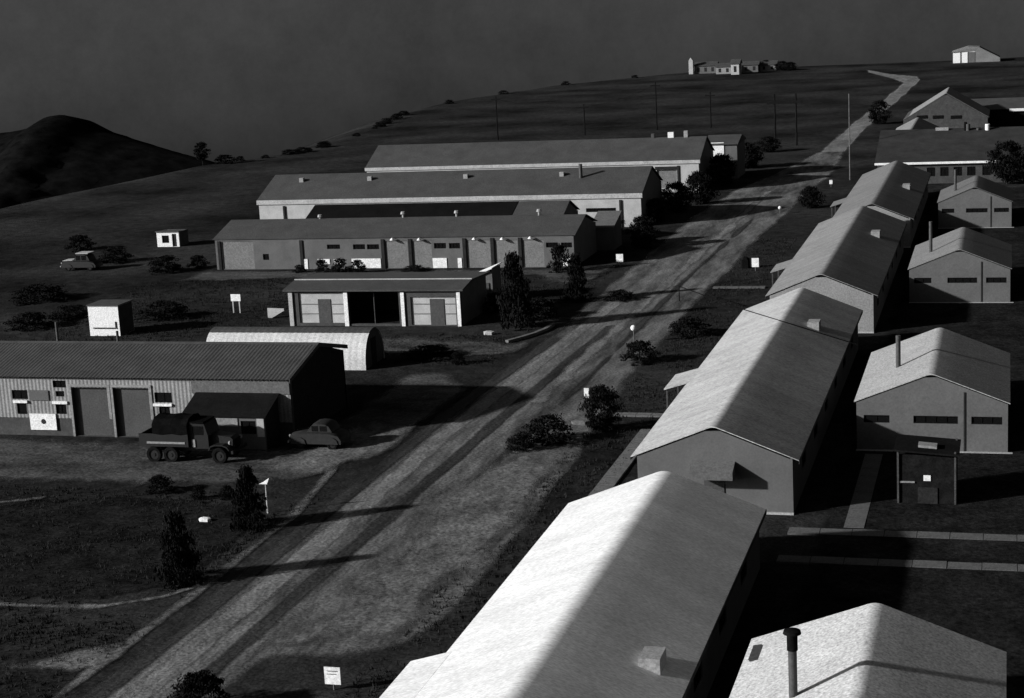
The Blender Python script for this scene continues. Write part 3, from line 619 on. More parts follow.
p = oy(942, 124, yr-.5); roof_vent(cw, p.x, yr-.5, zt-.2, 1.6, .6, .35, 0, 'skylight', M['vent'])
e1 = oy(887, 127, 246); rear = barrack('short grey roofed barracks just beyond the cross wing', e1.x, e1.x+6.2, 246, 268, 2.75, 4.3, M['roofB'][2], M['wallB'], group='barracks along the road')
GY = 276.0; ea, eb, pk = oy(902, 119, GY), oy(989, 119, GY), oy(946, 93, GY)
G = thing('gabled_hall', 'big dark steep gabled hall behind the cross wing with thin sunlit roof edge', 'hall', (pk.x, GY, 0))
q = MB(); q.prism([(ea.x+.2, 0), (eb.x-.2, 0), (eb.x-.2, ea.z-.1), (pk.x+.2, pk.z-.3), (pk.x-.2, pk.z-.3), (ea.x+.2, ea.z-.1)], 'y', GY+.05, GY+13.9); q.build('wall', M['plinth'], G)
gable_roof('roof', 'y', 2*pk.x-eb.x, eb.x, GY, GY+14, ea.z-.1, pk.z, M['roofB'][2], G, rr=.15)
for px in (922, 938, 956): p = oy(px, 117, GY); q = MB(); q.box(p.x-.8, p.x+.8, GY-.02, GY+.045, p.z-.25, p.z+.25); q.build('window', M['glass'], G)
Rb = warehouse('far_hall', 'dark flat hall at right edge beyond the cross wing', 'hall', -6.8, 14, 292, 304, 3.3, 4.6, M['roofW'], M['black'], ov=.4)
q = MB(); q.box(.2, 14.2, 291.55, 291.59, 2.85, 3.28); q.build('eave_board', M['white'], Rb)
# buildings on the skyline
T = 495.0
tw = thing('white_tower', 'thin white tower at left end of buildings on the skyline', 'tower', (oy(691, 74, T).x, T, 0))
q = MB(); q.box(-.6+tw.location.x, .6+tw.location.x, T, T+1.2, 0, oy(691, 61, T).z); q.build('shaft', M['wallW'], tw); q = MB(); q.prism([(tw.location.x-.65, oy(691, 61, T).z+.002), (tw.location.x+.65, oy(691, 61, T).z+.002), (tw.location.x, oy(691, 57.5, T).z)], 'y', T-.05, T+1.25); q.build('cap', M['wallW'], tw)
def skyline_house(label, px0, px1, pt, pm, Y, wm, nw=2, name='skyline_house'):
    x0, x1 = oy(px0, 70, Y).x, oy(px1, 70, Y).x; zt = oy((px0+px1)/2, pt, Y).z; zm = oy((px0+px1)/2, pm, Y).z
    o = thing(name, label, 'house', ((x0+x1)/2, Y, 0), 'buildings on the skyline'); q = MB(); q.box(x0, x1, Y, Y+5, 0, zm); q.build('wall', wm, o)
    q = MB(); q.prism([(Y-.3, zm+.003), (Y+5.3, zm+.003), (Y+2.5, zt)], 'x', x0-.3, x1+.3); q.build('roof', M['roofW'], o)
    for i in range(nw):
        u = x0+(x1-x0)*(i+.5)/nw; q = MB(); q.box(u-.35, u+.35, Y-.05, Y-.003, zm*.25, zm*.8); q.build('window', M['dark'], o)
    return o
skyline_house('long low grey house next to the thin white tower on the skyline', 695, 716, 62, 66, 496, M['wallB'], 3)
skyline_house('low pale house in the middle of the skyline group', 716, 731, 63.5, 67, 490, M['wallP'], 2)
skyline_house('tallest narrow pale house of the skyline group', 731, 739, 59.5, 64, 484, M['wallW'], 1)
skyline_house('grey house right of the tallest skyline house', 742, 758, 61.5, 65, 494, M['wallB'], 2)
skyline_house('rightmost grey house of the skyline group beside trees', 760, 776, 61, 65, 497, M['wallP'], 2)
X0, X1 = oy(953, 60, 500).x, oy(975, 60, 500).x
hh = thing('hilltop_hall', 'white walled hall with broad sloping roof on the skyline at right', 'hall', ((X0+X1)/2, 500, 0))
q = MB(); q.box(X0, X1, 500, 508, 0, 3.0); q.build('wall', M['white'], hh)
for u in (X0+.35*(X1-X0), X0+.68*(X1-X0)): q = MB(); q.box(u-.12, u+.12, 499.9, 499.995, .02, 2.95); q.build('pilaster', M['plinth'], hh)
q = MB(); q.box(X0+.7*(X1-X0), X1, 499.92, 499.99, .02, 2.9); q.build('grey_wall_panel', M['wallB'], hh)
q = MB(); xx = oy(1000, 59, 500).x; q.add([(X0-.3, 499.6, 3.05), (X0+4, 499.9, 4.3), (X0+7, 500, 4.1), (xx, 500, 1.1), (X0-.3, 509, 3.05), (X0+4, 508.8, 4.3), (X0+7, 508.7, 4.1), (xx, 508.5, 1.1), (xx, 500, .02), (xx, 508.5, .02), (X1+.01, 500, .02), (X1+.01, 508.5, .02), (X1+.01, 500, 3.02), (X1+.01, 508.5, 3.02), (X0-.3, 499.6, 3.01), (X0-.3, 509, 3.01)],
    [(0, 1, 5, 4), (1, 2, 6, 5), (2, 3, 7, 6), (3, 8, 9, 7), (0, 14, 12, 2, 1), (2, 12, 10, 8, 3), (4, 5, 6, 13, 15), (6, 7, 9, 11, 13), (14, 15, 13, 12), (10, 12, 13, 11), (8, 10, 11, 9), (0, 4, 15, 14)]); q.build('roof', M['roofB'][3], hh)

# ------------------------------------------------------------ small dark shed by the walk
sx0, sx1 = -5.2, -2.35; sY = 84.6
sd = thing('utility_shed', 'small dark shed with corner posts and white notice, in front of hut', 'shed', ((sx0+sx1)/2, sY, 0))
q = MB(); q.box(sx0+.1, sx1-.1, sY+.1, sY+2.6, 0.05, 2.55); q.build('wall', M['shedwall'], sd)
for u in (sx0, sx1-.1):
    for v in (sY, sY+2.62): q = MB(); q.box(u, u+.09, v, v+.09, 0, 2.75); q.build('post', M['pipe'], sd)
q = MB(); q.prism([(sx0-.15, 2.78), (sx1+.15, 2.56), (sx1+.15, 2.64), (sx0-.15, 2.86)], 'y', sY-.15, sY+2.9); q.build('roof', M['roofD'], sd)
q = MB(); q.prism([(sx0+1.0, 2.80), (sx0+1.9, 2.73), (sx0+1.9, 2.85), (sx0+1.0, 2.92)], 'y', sY+.6, sY+1.3); q.build('roof_hatch', M['wallP'], sd)
p = oy(927, 478.5, sY); q = MB(); q.box(p.x-.17, p.x+.17, sY+.05, sY+.095, p.z-.14, p.z+.14); q.build('notice', M['white'], sd)
q = MB(); q.box(sx0+.12, sx0+.85, sY+.04, sY+.095, 1.12, 1.2); q.build('rail', M['wallP'], sd)
q = MB(); q.box(sx0+1.0, sx1-.9, sY+.05, sY+.097, .06, .9); q.build('door', M['dark'], sd)

# ------------------------------------------------------------ trees and bushes
def leaf_cloud(n, shape, size, seed):
    """leaf sized faces through a volume; shape(rnd)->point in unit crown"""
    rnd = random.Random(seed); q = MB()
    for _ in range(n):
        p = shape(rnd); a = Vector((rnd.gauss(0, 1), rnd.gauss(0, 1), rnd.gauss(0, 1))).normalized(); c = a.orthogonal().normalized(); d = a.cross(c)
        s = size*rnd.uniform(.5, 1.4); k = rnd.uniform(.5, 1)
        q.add([p+c*s, p+d*s*k, p-c*s, p-d*s*k], [(0, 1, 2, 3)])
    return q
def cluster_shape(seed, ncl, zfun):
    rnd = random.Random(seed); cl = []
    for _ in range(ncl):
        t = rnd.random(); r = zfun(t); a = rnd.uniform(0, 6.283); rr = r*math.sqrt(rnd.uniform(.1, 1))
        cl.append((Vector((rr*math.cos(a), rr*math.sin(a), t)), rnd.uniform(.09, .22)))
    def f(rn):
        c, s = rn.choice(cl); v = Vector((rn.gauss(0, 1), rn.gauss(0, 1), rn.gauss(0, .7))); v = v.normalized()*s*rn.uniform(.5, 1.1)
        return c+Vector((v.x*1.6, v.y*1.6, v.z*.6))
    return f
CROWN = {}
def crown_mesh(kind, k):
    if (kind, k) in CROWN: return CROWN[kind, k]
    if kind == 'conifer': q = leaf_cloud(6500, cluster_shape(50+k, 110, lambda t: max(.04, .95*(1-t)**.8)), .034, k)
    elif kind == 'round': q = leaf_cloud(7000, cluster_shape(80+k, 110, lambda t: .95*math.sqrt(max(.02, 1-(2*t-1)**2))), .036, k)
    else: q = leaf_cloud(4500, cluster_shape(20+k, 70, lambda t: .95*math.sqrt(max(.02, 1-t*t))), .04, k)
    o = q.build('crown', M['leaf' if kind != 'scrub' else 'leaf2']); me = o.data; bpy.data.objects.remove(o); CROWN[kind, k] = me; return me
TR = {}
def trunk_mesh():
    if 't' not in TR:
        q = MB(); pts = [Vector((0, 0, -.1)), Vector((.02, .01, .3)), Vector((-.01, .02, .65)), Vector((.01, 0, .95))]; rs = (.06, .045, .03, .008)
        for a, b_, r0, r1 in zip(pts, pts[1:], rs, rs[1:]): q.tube(a, b_, r0, r1, 7)
        for i in range(7):
            a = i*2.4; z = .3+.08*i; q.tube((0, 0, z), (.45*math.cos(a), .45*math.sin(a), z+.15), .018, .006, 5)
        o = q.build('trunk', M['bark']); TR['t'] = o.data; bpy.data.objects.remove(o)
    return TR['t']
vk = 0
def plant(name, label, cat, x, y, w_, h_, kind, group=None, lift=0., z=0.):
    global vk
    vk += 1; root = thing(name, label, cat, (x, y, z), group); root.rotation_euler.z = random.uniform(0, 6)
    c = bpy.data.objects.new('crown', crown_mesh(kind, vk % 3)); C.objects.link(c); c.parent = root; c.scale = (w_/2, w_/2, h_*(1-lift)); c.location.z = h_*lift
    t = bpy.data.objects.new('trunk', trunk_mesh()); C.objects.link(t); t.parent = root; t.scale = (w_*.45, w_*.45, h_*.95); return root
def pplant(name, label, cat, px, py, wpx, hpx, kind, group=None, lift=0.):
    p = g(px, py); s = (p-Vector((0, 0, CAMH))).dot(fw)/FPX; return plant(name, label, cat, p.x, p.y, wpx*s, hpx*s*1.02, kind, group, lift)
pplant('conifer_tree', 'tall dark conifer in front of the tiny hut with white roof', 'tree', 516, 328, 46, 70, 'conifer')
pplant('conifer_tree', 'slim dark conifer beside the road below the workshop gable', 'tree', 577, 301, 32, 44, 'conifer')
pplant('conifer_tree', 'broad dark conifer on the dark lawn at lower left', 'tree', 180, 582, 54, 66, 'conifer')
pplant('conifer_tree', 'dark upright shrub beside the pale T shaped post', 'shrub', 250, 527, 46, 58, 'conifer')
pplant('round_bush', 'round dark bush at the corner of the middle white warehouse', 'bush', 643, 248, 30, 30, 'round')
pplant('round_tree', 'big round dark tree at right edge below the cross wing', 'tree', 1007, 184, 40, 40, 'round', None, .1)
pplant('round_bush', 'dark bush on the bottom edge beside the dirt road', 'bush', 200, 712, 56, 38, 'round')
pplant('round_bush', 'dark bush by the walk to the porch of the pale roofed barracks', 'bush', 602, 430, 40, 42, 'round')
pplant('round_bush', 'round dark bush beside far pale road', 'bush', 880, 124, 22, 22, 'round')
pplant('round_bush', 'dark bush on verge beside far barracks, next to white marker', 'bush', 811, 208, 26, 20, 'round')
for i, (px, py, w_, h_, lb) in enumerate([(655, 222, 26, 22, 'dark bush at roadside just right of the middle warehouse gable'), (676, 212, 34, 28, 'large dark roadside bush below rearmost warehouse'), (700, 204, 34, 30, 'dark roadside bush under the rearmost warehouse corner'), (722, 186, 30, 30, 'dark bush below the grey annex'),
        (745, 168, 34, 24, 'dark bush right of the grey annex'), (768, 152, 26, 14, 'low bush at foot of the twin poles'), (612, 232, 26, 14, 'low bush between workshop and middle warehouse')]):
    pplant('roadside_bush', lb, 'bush', px, py, w_, h_, 'round', 'bushes on the left side of the road')
for px, py, w_, h_, lb in [(548, 442, 54, 26, 'wide low dark bush on the road verge left of walk'), (520, 450, 30, 16, 'small scrub at left end of the verge thicket'), (640, 362, 40, 20, 'low scrub on the verge behind white ball post'), (735, 415, 30, 20, 'scrub close to porch of the pale roofed barracks'), (690, 335, 44, 18, 'low scrub on verge left of the barracks eave'),
        (160, 492, 30, 16, 'open scrub on the yard edge below the truck'), (199, 499, 16, 14, 'small shrub right of the open scrub'), (227, 499, 16, 14, 'small shrub left of the upright shrub'), (322, 274, 16, 14, 'shrub in front of workshop wall, left of three'), (340, 275, 20, 16, 'shrub in front of workshop wall, middle of three'), (358, 274, 18, 14, 'shrub in front of workshop wall, right of three'),
        (560, 272, 26, 26, 'dark shrub at right end of the workshop front'), (300, 273, 14, 8, 'tiny shrub by workshop wall near small window'), (165, 272, 36, 16, 'scrub below tiny white hut'), (198, 268, 22, 12, 'scrub left of workshop corner'), (115, 262, 34, 14, 'scrub right of parked pale roofed car'),
        (40, 300, 60, 15, 'dark thicket at left edge above the corrugated shed'), (30, 328, 50, 14, 'dark thicket left of the white square hut'), (70, 318, 44, 12, 'scrub touching left side of white square hut'), (165, 318, 50, 16, 'dark scrub right of the white square hut'), (430, 357, 60, 10, 'low dark hedge across the yard below garage'), (458, 364, 16, 12, 'small round shrub on low hedge below garage'), (540, 318, 40, 20, 'scrub at feet of tall dark conifer'),
        (495, 312, 26, 18, 'scrub by the corner of the garage'), (415, 272, 30, 6, 'low hedge strip in front of pale workshop doors'), (620, 300, 30, 10, 'low weeds at the road edge right of slim conifer'), (80, 250, 30, 14, 'dark scrub behind parked pale roofed car')]:
    pplant('scrub', lb, 'shrub', px, py, w_, h_, 'scrub', 'scrub around the camp')
p = g(203, 165); plant('lone_tree', 'lone tree with rounded crown on the left skyline', 'tree', p.x, p.y, 2.6, 3.7, 'round', None, .25)
p = g(225, 163.5); plant('skyline_bush', 'bush just right of the lone skyline tree', 'bush', p.x, p.y, 3.6, 1.5, 'scrub', 'bushes on the skyline'); p = g(240, 161); plant('skyline_bush', 'small low bush, second right of the lone skyline tree', 'bush', p.x, p.y, 1.8, .8, 'scrub', 'bushes on the skyline')
sk = random.Random(5)
for k in range(26):
    i = sk.randrange(4, 12); t = sk.random(); a, b_ = CREST[i], CREST[i+1]; x = a[0]+(b_[0]-a[0])*t; y = a[1]+(b_[1]-a[1])*t
    s = sk.uniform(.5, 1.4); plant('skyline_bush', 'small dark bush in the row of bushes along the curved skyline', 'bush', x+1, y-1, s*2.2, s*.8, 'scrub', 'row of small bushes on the curved skyline')
for px, hpx in ((765, 10), (782, 9), (790, 8), (750, 8)):
    p = g(px, 70.5); plant('skyline_tree', 'small dark tree among the houses on the skyline', 'tree', p.x, p.y, 4.0, hpx*.28, 'round', 'dark trees among skyline houses')

# ------------------------------------------------------------ poles and wires
def pole(label, px, py, top, m, r=.12, arm=None, name='utility_pole', Yd=None, group=None):
    p = g(px, py); o = thing(name, label, 'pole', (p.x, p.y, 0), group); zt = oy(px, top, p.y).z
    q = MB(); q.tube((p.x, p.y, -.2), (p.x, p.y, zt), r*1.2, r*.8, 8); q.build('shaft', m, o, smooth=40)
    for z, l in (arm or []): q = MB(); q.box(p.x-l, p.x+l, p.y-.17, p.y-.13, zt-z-.2, zt-z); q.build('crossarm', m, o)
    return o, Vector((p.x, p.y, zt))
tops = []
for px, py, tp, lb in ((498, 140, 96, 'leftmost utility pole behind the rearmost warehouse'), (585, 135, 104, 'utility pole behind warehouse, second from left'), (657, 130, 82, 'utility pole behind warehouse, third from left'), (711, 128, 92, 'utility pole behind warehouse ridge end, fourth from left')):
    o, t = pole(lb, px, py, tp, M['pole'], .12, [(.5, .9)], group='utility poles behind the warehouses'); tops.append(t)
pg = g(775.5, 146); pz = oy(775.5, 94, pg.y).z
hf = thing('twin_pole_frame', 'two poles joined by a crossbar like a goal, near the far road', 'pole', (pg.x+1.7, pg.y, 0))
for dx in (0, 3.3): q = MB(); q.tube((pg.x+dx, pg.y, -.2), (pg.x+dx, pg.y, pz), .16, .12, 8); q.build('shaft', M['pole'], hf, smooth=40)
q = MB(); q.box(pg.x-1.2, pg.x+4.4, pg.y-.24, pg.y-.17, pz-1.55, pz-1.1); q.build('crossbar', M['pole'], hf)
o, t = pole('tall slender pale flagpole near the far road', 850, 180, 95, M['palepole'], .07, name='flagpole'); q = MB(); q.tube(t, t+Vector((0, 0, .18)), .09, .05, 8); q.build('finial', M['palepole'], o)
def wire(label, a, b_, sag, r=.02, group=None, n=12):
    q = MB(); a = Vector(a); b_ = Vector(b_); P = [a.lerp(b_, i/n)-Vector((0, 0, sag*4*(i/n)*(1-i/n))) for i in range(n+1)]
    for u, v in zip(P, P[1:]): q.tube(u, v, r, r, 4, False)
    return tag(q.build('overhead_wire', M['wire'], None, loc=a), label, 'wire', group)
for a, b_, lb in zip(tops, tops[1:], ('overhead wire between first and second poles behind the warehouse', 'overhead wire between second and third poles behind the warehouse', 'overhead wire between third and fourth poles behind the warehouse')): wire(lb, a-Vector((0, 0, .5)), b_-Vector((0, 0, .5)), .6, .015)
# cable over the second barracks
CABP = next((744+114*k/400, 310.5+35.5*k/400) for k in range(400) if g(744+114*k/400, 310.5+35.5*k/400, 4.39).x > -13.95)
P = [g(858, 346, 2.8), g(*CABP, 4.39), g(744, 310.5, 2.8)]
q = MB(); end = g(679, 287, 1.2)
for a, b_ in ((P[0], P[1]), (P[1], P[2]), (P[2], Vector((end.x, end.y, 1.2)))): q.tube(a+Vector((0, 0, .07)), b_+Vector((0, 0, .07)), .035, .035, 5, False)
tag(q.build('cable', M['wire'], None, loc=P[0]), 'black cable slung over roof of the long pale roofed barracks', 'cable')
q = MB(); q.tube((end.x, end.y, -.1), (end.x, end.y, 1.3), .05, .04, 6); tag(q.build('stake', M['pole'], None, loc=(end.x, end.y, 0)), 'short dark stake on the verge holding the roof cable', 'stake')

# ------------------------------------------------------------ signs, posts, small things
def signpost(name, label, cat, px, base, top, wpx, hpx, m=M['white'], pm=None, lines=0, r=.04, ball=False, group=None):
    p = g(px, base); s = (p-Vector((0, 0, CAMH))).dot(fw)/FPX; zt = oy(px, top, p.y).z; o = thing(name, label, cat, (p.x, p.y, 0), group)
    q = MB(); q.tube((p.x, p.y+.03, -.1), (p.x, p.y+.03, max(.05, zt-.02)), r, r, 6); q.build('post', pm or M['palepole'], o)
    W = wpx*s/2; Hh = hpx*s
    if ball:
        q = MB(); n = 8
        for i in range(n+1):
            for j in range(12):
                a = math.pi*i/n; t = 2*math.pi*j/12; q.v.append((p.x+W*math.sin(a)*math.cos(t), p.y+W*math.sin(a)*math.sin(t), zt-W+W*math.cos(a)))
        q.f = [(i*12+j, i*12+(j+1) % 12, (i+1)*12+(j+1) % 12, (i+1)*12+j) for i in range(n) for j in range(12)]; q.build('ball', m, o, smooth=180)
    else:
        q = MB(); q.box(p.x-W, p.x+W, p.y-.06, p.y-.012, zt-Hh, zt); bd = q.build('board', m, o)
        for k in range(lines): q = MB(); z = zt-Hh*(.2+.18*k); q.box(p.x-W*.65, p.x+W*(.7-.15*k), p.y-.07, p.y-.061, z-Hh*.035, z); q.build('lettering', M['ink'], bd)
    return o
signpost('signboard', 'white signboard with dark lines of lettering beside bottom edge of the road', 'sign', 334, 690, 667, 17, 18, lines=2)
signpost('marker_post', 'thin post topped with white ball on the right road verge', 'post', 634, 343, 325, 6, 6, ball=True)
signpost('signboard', 'small white sign on right verge beside a dark box, before third barracks', 'sign', 755.5, 271, 258, 7, 9)
signpost('signboard', 'small white sign on left verge below the middle warehouse', 'sign', 620, 266, 254, 7, 8)
signpost('marker_post', 'thin pale post with white tip farther along right road verge', 'post', 780, 214, 206, 3.5, 3.5, ball=True)
signpost('signboard', 'white marker board beside dark bush near far barracks', 'sign', 818, 207, 201, 5, 5)
signpost('signboard', 'tiny white marker near the end of the dirt road', 'sign', 746.5, 167, 161, 4.5, 5)
signpost('marker_post', 'small pale marker by the far barracks porch', 'post', 831, 187, 180, 3, 4)
signpost('marker_post', 'short white post beside the porch walk bush', 'post', 587, 401, 388, 5, 10)
tp, tt = pole('pale T shaped post on the corner of dark lawn', 268, 513, 484, M['fascia'], .05, name='tee_post'); q = MB(); q.add([tt+Vector(v) for v in ((-.35, -.07, .0), (.1, -.07, .0), (.25, -.07, .35), (-.1, -.07, .12), (-.35, -.02, .0), (.1, -.02, .0), (.25, -.02, .35), (-.1, -.02, .12))], [(0, 1, 2, 3), (7, 6, 5, 4), (0, 4, 5, 1), (1, 5, 6, 2), (2, 6, 7, 3), (3, 7, 4, 0)]); q.build('arm', M['white'], tp)
def block(name, label, cat, px, py, wpx, hm, dm, m):
    p = g(px, py); s = (p-Vector((0, 0, CAMH))).dot(fw)/FPX; W = wpx*s/2; q = MB(); rn = random.Random(int(px))
    poly = [(p.x-W, p.y), (p.x-W*.6, p.y-dm*.5), (p.x+W*.7, p.y-dm*.45), (p.x+W, p.y+dm*.1), (p.x+W*.5, p.y+dm*.5), (p.x-W*.7, p.y+dm*.45)]
    k = len(poly); q.v = [(x, y, -.05) for x, y in poly]+[(x, y, hm*rn.uniform(.6, .9)) for x, y in poly]+[((x+p.x)/2, (y+p.y)/2, hm*rn.uniform(.9, 1.05)) for x, y in poly]
    q.f = [(i, (i+1) % k, k+(i+1) % k, k+i) for i in range(k)]+[(k+i, k+(i+1) % k, 2*k+(i+1) % k, 2*k+i) for i in range(k)]+[tuple(2*k+i for i in range(k))]
    return tag(q.build(name, m, None, loc=(p.x, p.y, 0)), label, cat)
block('painted_stone', 'small white stone on the dark lawn', 'stone', 205, 521.5, 13, .22, .4, M['white'])
block('painted_stone', 'white stone near end of curved kerb by garage', 'stone', 489, 334.5, 11, .28, .5, M['fascia'])
block('concrete_step', 'pale concrete step by roadside bush at the porch walk', 'step', 580, 423.5, 18, .2, .7, M['kerb'])
block('crate', 'dark box beside small white sign on right verge', 'box', 745.5, 268, 9, 1.0, .7, M['black'])
# curved kerb by the conifer
kb = MB(); kp = [g(507, 343), g(522, 339), g(535, 335), g(546, 330.5), g(553, 326)]
for a, b_ in zip(kp, kp[1:]):
    t = (b_-a).normalized(); n = Vector((-t.y, t.x, 0))*.16
    kb.add([a-n, a+n, b_+n, b_-n]+[v+Vector((0, 0, .22)) for v in (a-n, a+n, b_+n, b_-n)], [(0, 1, 5, 4), (1, 2, 6, 5), (2, 3, 7, 6), (3, 0, 4, 7), (4, 5, 6, 7)])
struct(kb.build('kerb', M['kerb']))
# boards left of the garage
p = g(237, 313); nb = thing('notice_stand', 'white notice board on two legs left of the garage', 'notice board', (p.x, p.y, 0))
q = MB(); q.box(p.x-.45, p.x+.45, p.y-.04, p.y, 1.05, 1.65); q.build('board', M['white'], nb)
for d in (-.3, .3): q = MB(); q.box(p.x+d-.05, p.x+d+.05, p.y-.02, p.y+.06, 0, 1.04); q.build('leg', M['wallW'], nb)
p = g(268, 318); bd = MB(); bd.prism([(p.x, 0), (p.x+.35, 0), (p.x+1.5, .62), (p.x+1.5, .8), (p.x, .85)], 'y', p.y, p.y+.12); tag(bd.build('leaning_board', M['wallW'], None, loc=(p.x, p.y, 0)), 'wedge shaped white board at left side of the garage', 'board')

# ------------------------------------------------------------ vehicles
def wheel(parent, x, y, z, r, w_, n=18):
    o = MB(); k = n
    prof = [(r*.62, -w_/2), (r*.93, -w_/2), (r, -w_*.35), (r, w_*.35), (r*.93, w_/2), (r*.62, w_/2)]
    for (rr, d) in prof:
        for i in range(k): t = 2*math.pi*i/k; o.v.append((x+rr*math.cos(t), y+d, z+rr*math.sin(t)))
    o.f = [(a*k+i, a*k+(i+1) % k, (a+1)*k+(i+1) % k, (a+1)*k+i) for a in range(len(prof)-1) for i in range(k)]
    wl = MB(); wl.tube((x, y-w_*.3, z), (x, y+w_*.3, z), r*.64, r*.64, n); wl.tube((x, y-w_*.42, z), (x, y-w_*.3-.001, z), r*.22, r*.25, 10)
    hub = wl.build('wheel', M['drab'], parent, smooth=40); o.build('tyre', M['tyre'], hub, smooth=40); return hub
p = g(190, 463); tx, ty = p.x, p.y      # truck faces right (+x)
tk = thing('army_truck', 'dark six wheeled cargo truck parked before the lean-to', 'truck', (tx, ty, 0))
X = lambda u: tx+u
for u in (-2.25, -1.15, 1.95):
    for v in (.05, 1.75): wheel(tk, X(u), ty+v, .48, .48, .28)
q = MB(); q.box(X(-2.9), X(2.6), ty+.45, ty+.6, .62, .82); q.box(X(-2.9), X(2.6), ty+1.2, ty+1.35, .62, .82); q.box(X(-2.9), X(-2.75), ty+.601, ty+1.199, .6, .8); q.build('chassis', M['drab'], tk)
q = MB(); q.box(X(-3.1), X(.05), ty-.1, ty+1.9, .98, 1.1); q.build('bed_floor', M['drab'], tk)
for v in (-.1, 1.84): q = MB(); q.box(X(-3.1), X(.05), ty+v, ty+v+.06, 1.101, 1.75); sb = q.build('side_board', M['drab'], tk)
q = MB(); q.box(X(-2.6), X(-.15), ty-.135, ty-.102, 1.16, 1.28); q.build('rub_rail', M['wallP'], tk)
q = MB(); q.box(X(-3.1), X(-3.04), ty-.038, ty+1.838, 1.101, 1.7); q.build('tailgate', M['drab'], tk)
q = MB(); q.box(X(-.01), X(.05), ty-.038, ty+1.838, 1.101, 1.95); q.build('headboard', M['drab'], tk)
# canvas tilt over the front half of the bed
q = MB(); sec = [(ty-.12, 1.76), (ty-.1, 2.3), (ty+.25, 2.62), (ty+.9, 2.72), (ty+1.55, 2.62), (ty+1.9, 2.3), (ty+1.92, 1.76)]
for j, u in enumerate((-2.2, -1.6, -1.0, -.4, .04)):
    for (y_, z_) in sec: q.v.append((X(u), y_, z_-(.07 if j % 2 else 0)))
q.f = [(j*7+i, j*7+i+1, j*7+8+i, j*7+7+i) for j in range(4) for i in range(6)]+[tuple(range(7)), tuple(range(28, 35))]; q.build('canvas_cover', M['canvas'], tk)
q = MB(); q.prism([(X(.1), .85), (X(1.25), .85), (X(1.25), 1.62), (X(1.05), 2.32), (X(.1), 2.36)], 'y', ty+.1, ty+1.7); cab = q.build('cab', M['drab'], tk)
q = MB(); q.box(X(.3), X(.98), ty+.085, ty+.099, 1.68, 2.2); q.build('side_window', M['glass'], cab)
q = MB(); q.box(X(.12), X(1.0), ty+.12, ty+1.68, 2.37, 2.44); q.build('cab_roof', M['canvas'], cab)
q = MB(); q.box(X(.22), X(.42), ty+.05, ty+.098, .95, 1.4); q.build('door_plate', M['wallP'], cab)
q = MB(); q.prism([(X(1.251), .85), (X(2.6), .85), (X(2.65), 1.35), (X(2.5), 1.5), (X(1.251), 1.64)], 'y', ty+.42, ty+1.38); hd = q.build('hood', M['drab'], tk)
q = MB(); [q.box(X(2.66), X(2.69), ty+.46+.11*i, ty+.5+.11*i, .9, 1.34) for i in range(9)]; q.build('grille', M['dark'], hd)
for v in (-.12, 1.42):
    q = MB(); pr = [(1.28, .8), (1.42, 1.05), (1.7, 1.14), (2.2, 1.14), (2.5, 1.02), (2.62, .8), (2.58, .8), (2.45, .96), (2.18, 1.08), (1.72, 1.08), (1.46, 1.0), (1.34, .8)]; q.prism([(X(a), c) for a, c in pr], 'y', ty+v, ty+v+.5); q.build('mudguard', M['drab'], tk)
    q = MB(); q.tube((X(2.5), ty+v+.3, 1.22), (X(2.6), ty+v+.3, 1.22), .1, .12, 12); q.build('headlight', M['vent'], tk)
q = MB(); q.box(X(2.72), X(2.85), ty-.1, ty+1.9, .62, .8); q.build('bumper', M['drab'], tk)

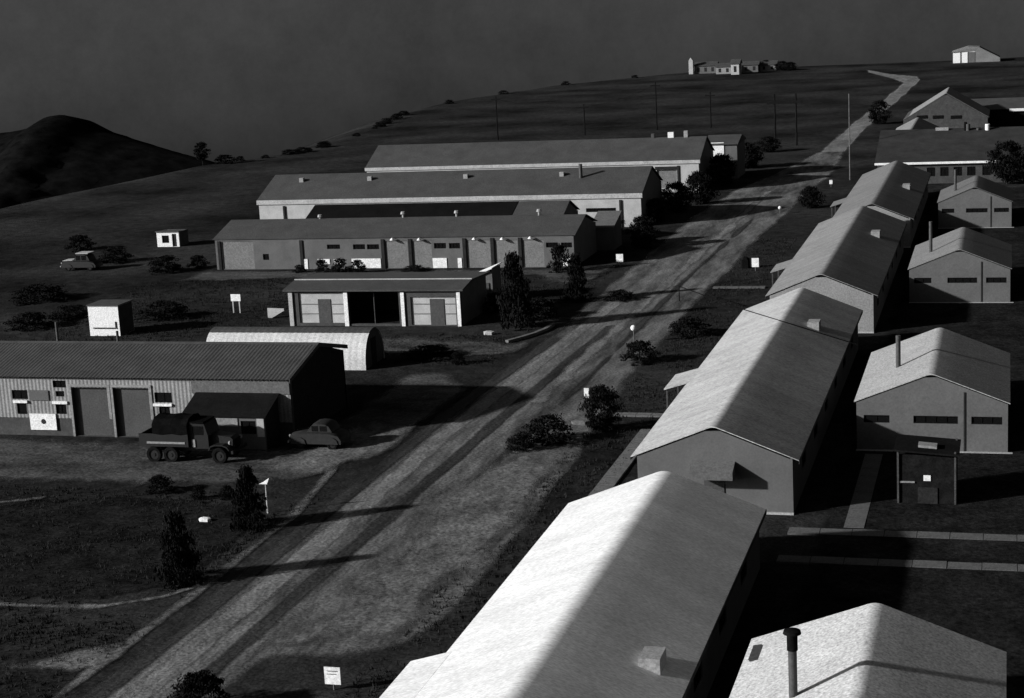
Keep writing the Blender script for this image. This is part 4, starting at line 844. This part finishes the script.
def car(label, x, y, L, flip, bm, rm, name='parked_car', h=1.55, top=None):
    o = thing(name, label, 'car', (x, y, 0), 'parked cars'); f = -1 if flip else 1; u = lambda a: x+f*a*L/4.2
    for a in (-1.3, 1.3):
        for v in (.1, 1.5): wheel(o, u(a), y+v, .34, .34, .2, 14)
    def bodyshape(pr, ya, yb, taper, name, m, par):
        q = MB(); n = len(pr); ys_ = [(ya, taper), (ya+.18, 0), (yb-.18, 0), (yb, taper)]
        cx = sum(p_[0] for p_ in pr)/n; cz = min(p_[1] for p_ in pr)
        for (yy, t) in ys_:
            for a, c in pr: q.v.append((u(cx+(a-cx)*(1-t*.3)), yy, cz+(c-cz)*(1-t)))
        for j in range(3):
            for i in range(n): q.f.append((j*n+i, j*n+(i+1) % n, (j+1)*n+(i+1) % n, (j+1)*n+i))
        q.f += [tuple(range(n)), tuple(range(3*n, 4*n))]; return q.build(name, m, par, smooth=50)
    body = bodyshape([(-2.1, .35), (2.1, .35), (2.12, .7), (1.95, .95), (1.2, 1.02), (.7, 1.05), (-1.2, 1.05), (-1.9, .9), (-2.12, .6)], y, y+1.6, .12, 'body', bm, o)
    cabin = bodyshape([(-1.35, 1.051), (.75, 1.051), (.45, 1.35), (.2, h-.06), (-.2, h), (-.7, h-.02), (-1.1, h-.15)], y+.12, y+1.48, .1, 'cabin', rm, o)
    for a, c in ((-.95, -.35), (-.25, .3)): q = MB(); xa, xb = sorted((u(a), u(c))); q.box(xa, xb, y+.118, y+.20, 1.1, h-.17); q.build('window', M['glass'], cabin)
    for v in (-.06, 1.36):
        for a in (-1.3, 1.3):
            q = MB(); pr = [(-.52, .36), (-.42, .62), (-.15, .76), (.15, .76), (.42, .62), (.52, .36)]; q.prism([(u(a+d), c) for d, c in pr], 'y', y+v, y+v+.3); q.build('fender', bm, o, smooth=50)
    if top:
        xa, xb = sorted((u(-1.2), u(.3))); q = MB(); q.box(xa, xb, y+.1, y+1.5, h+.003, h+.09); q.build('roof_panel', top, cabin)
        xa, xb = sorted((u(.8), u(2.0))); q = MB(); q.prism([(xa, 1.0), (xb, 1.06), (xb, 1.13), (xa, 1.06)] , 'y', y+.2, y+1.4); q.build('hood_panel', top, body)
    for v in (.2, 1.4): q = MB(); q.tube((u(2.08), y+v, .78), (u(2.17), y+v, .78), .1, .1, 10); q.build('headlight', M['vent'], o)
    q = MB(); xa, xb = sorted((u(2.16), u(2.26))); q.box(xa, xb, y, y+1.6, .42, .54); q.build('bumper', M['vent'], o)
    return o
p = g(316, 450); car('grey rounded car parked at the end of corrugated shed', p.x, p.y, 3.3, True, M['greycar'], M['greycar'], h=1.6)
p = g(79, 271); car('dark car with pale roof and pale hood in the left field', p.x, p.y, 4.0, True, M['drab'], M['drab'], h=1.75, top=M['fascia'])

# ------------------------------------------------------------ rough grass on the lawns and verges
def ok(x, y):
    if -35.2 < x < -24.3 or x > -8.8: return False
    if -20.3 < x < -9: return False
    if -76 < x < -34 and 83 < y < 115: return False
    if x < -36 and 126 < y < 137 and x > -58: return False
    if x < -36 and 152 < y < 235: return False
    return True
rn = random.Random(3); V = []; Fc = []
while len(Fc) < 90000:
    y = 45+130*rn.random()**1.3; x = rn.uniform(-80, -18)
    if not ok(x, y) or mnoise.noise((x*.25, y*.25, 0)) < rn.uniform(-.5, .3): continue
    for _ in range(4):
        a = rn.uniform(0, 6.28); h_ = rn.uniform(.06, .22); px_, py_ = x+rn.gauss(0, .08), y+rn.gauss(0, .08); w_ = .03
        k = len(V); V += [(px_-w_*math.cos(a), py_-w_*math.sin(a), 0), (px_+w_*math.cos(a), py_+w_*math.sin(a), 0), (px_+rn.gauss(0, .06), py_+rn.gauss(0, .06), h_)]; Fc.append((k, k+1, k+2))
me = bpy.data.meshes.new('grass'); me.from_pydata(V, [], Fc); me.materials.append(M['tuft']); go = bpy.data.objects.new('grass', me); C.objects.link(go); struct(go, 'stuff')
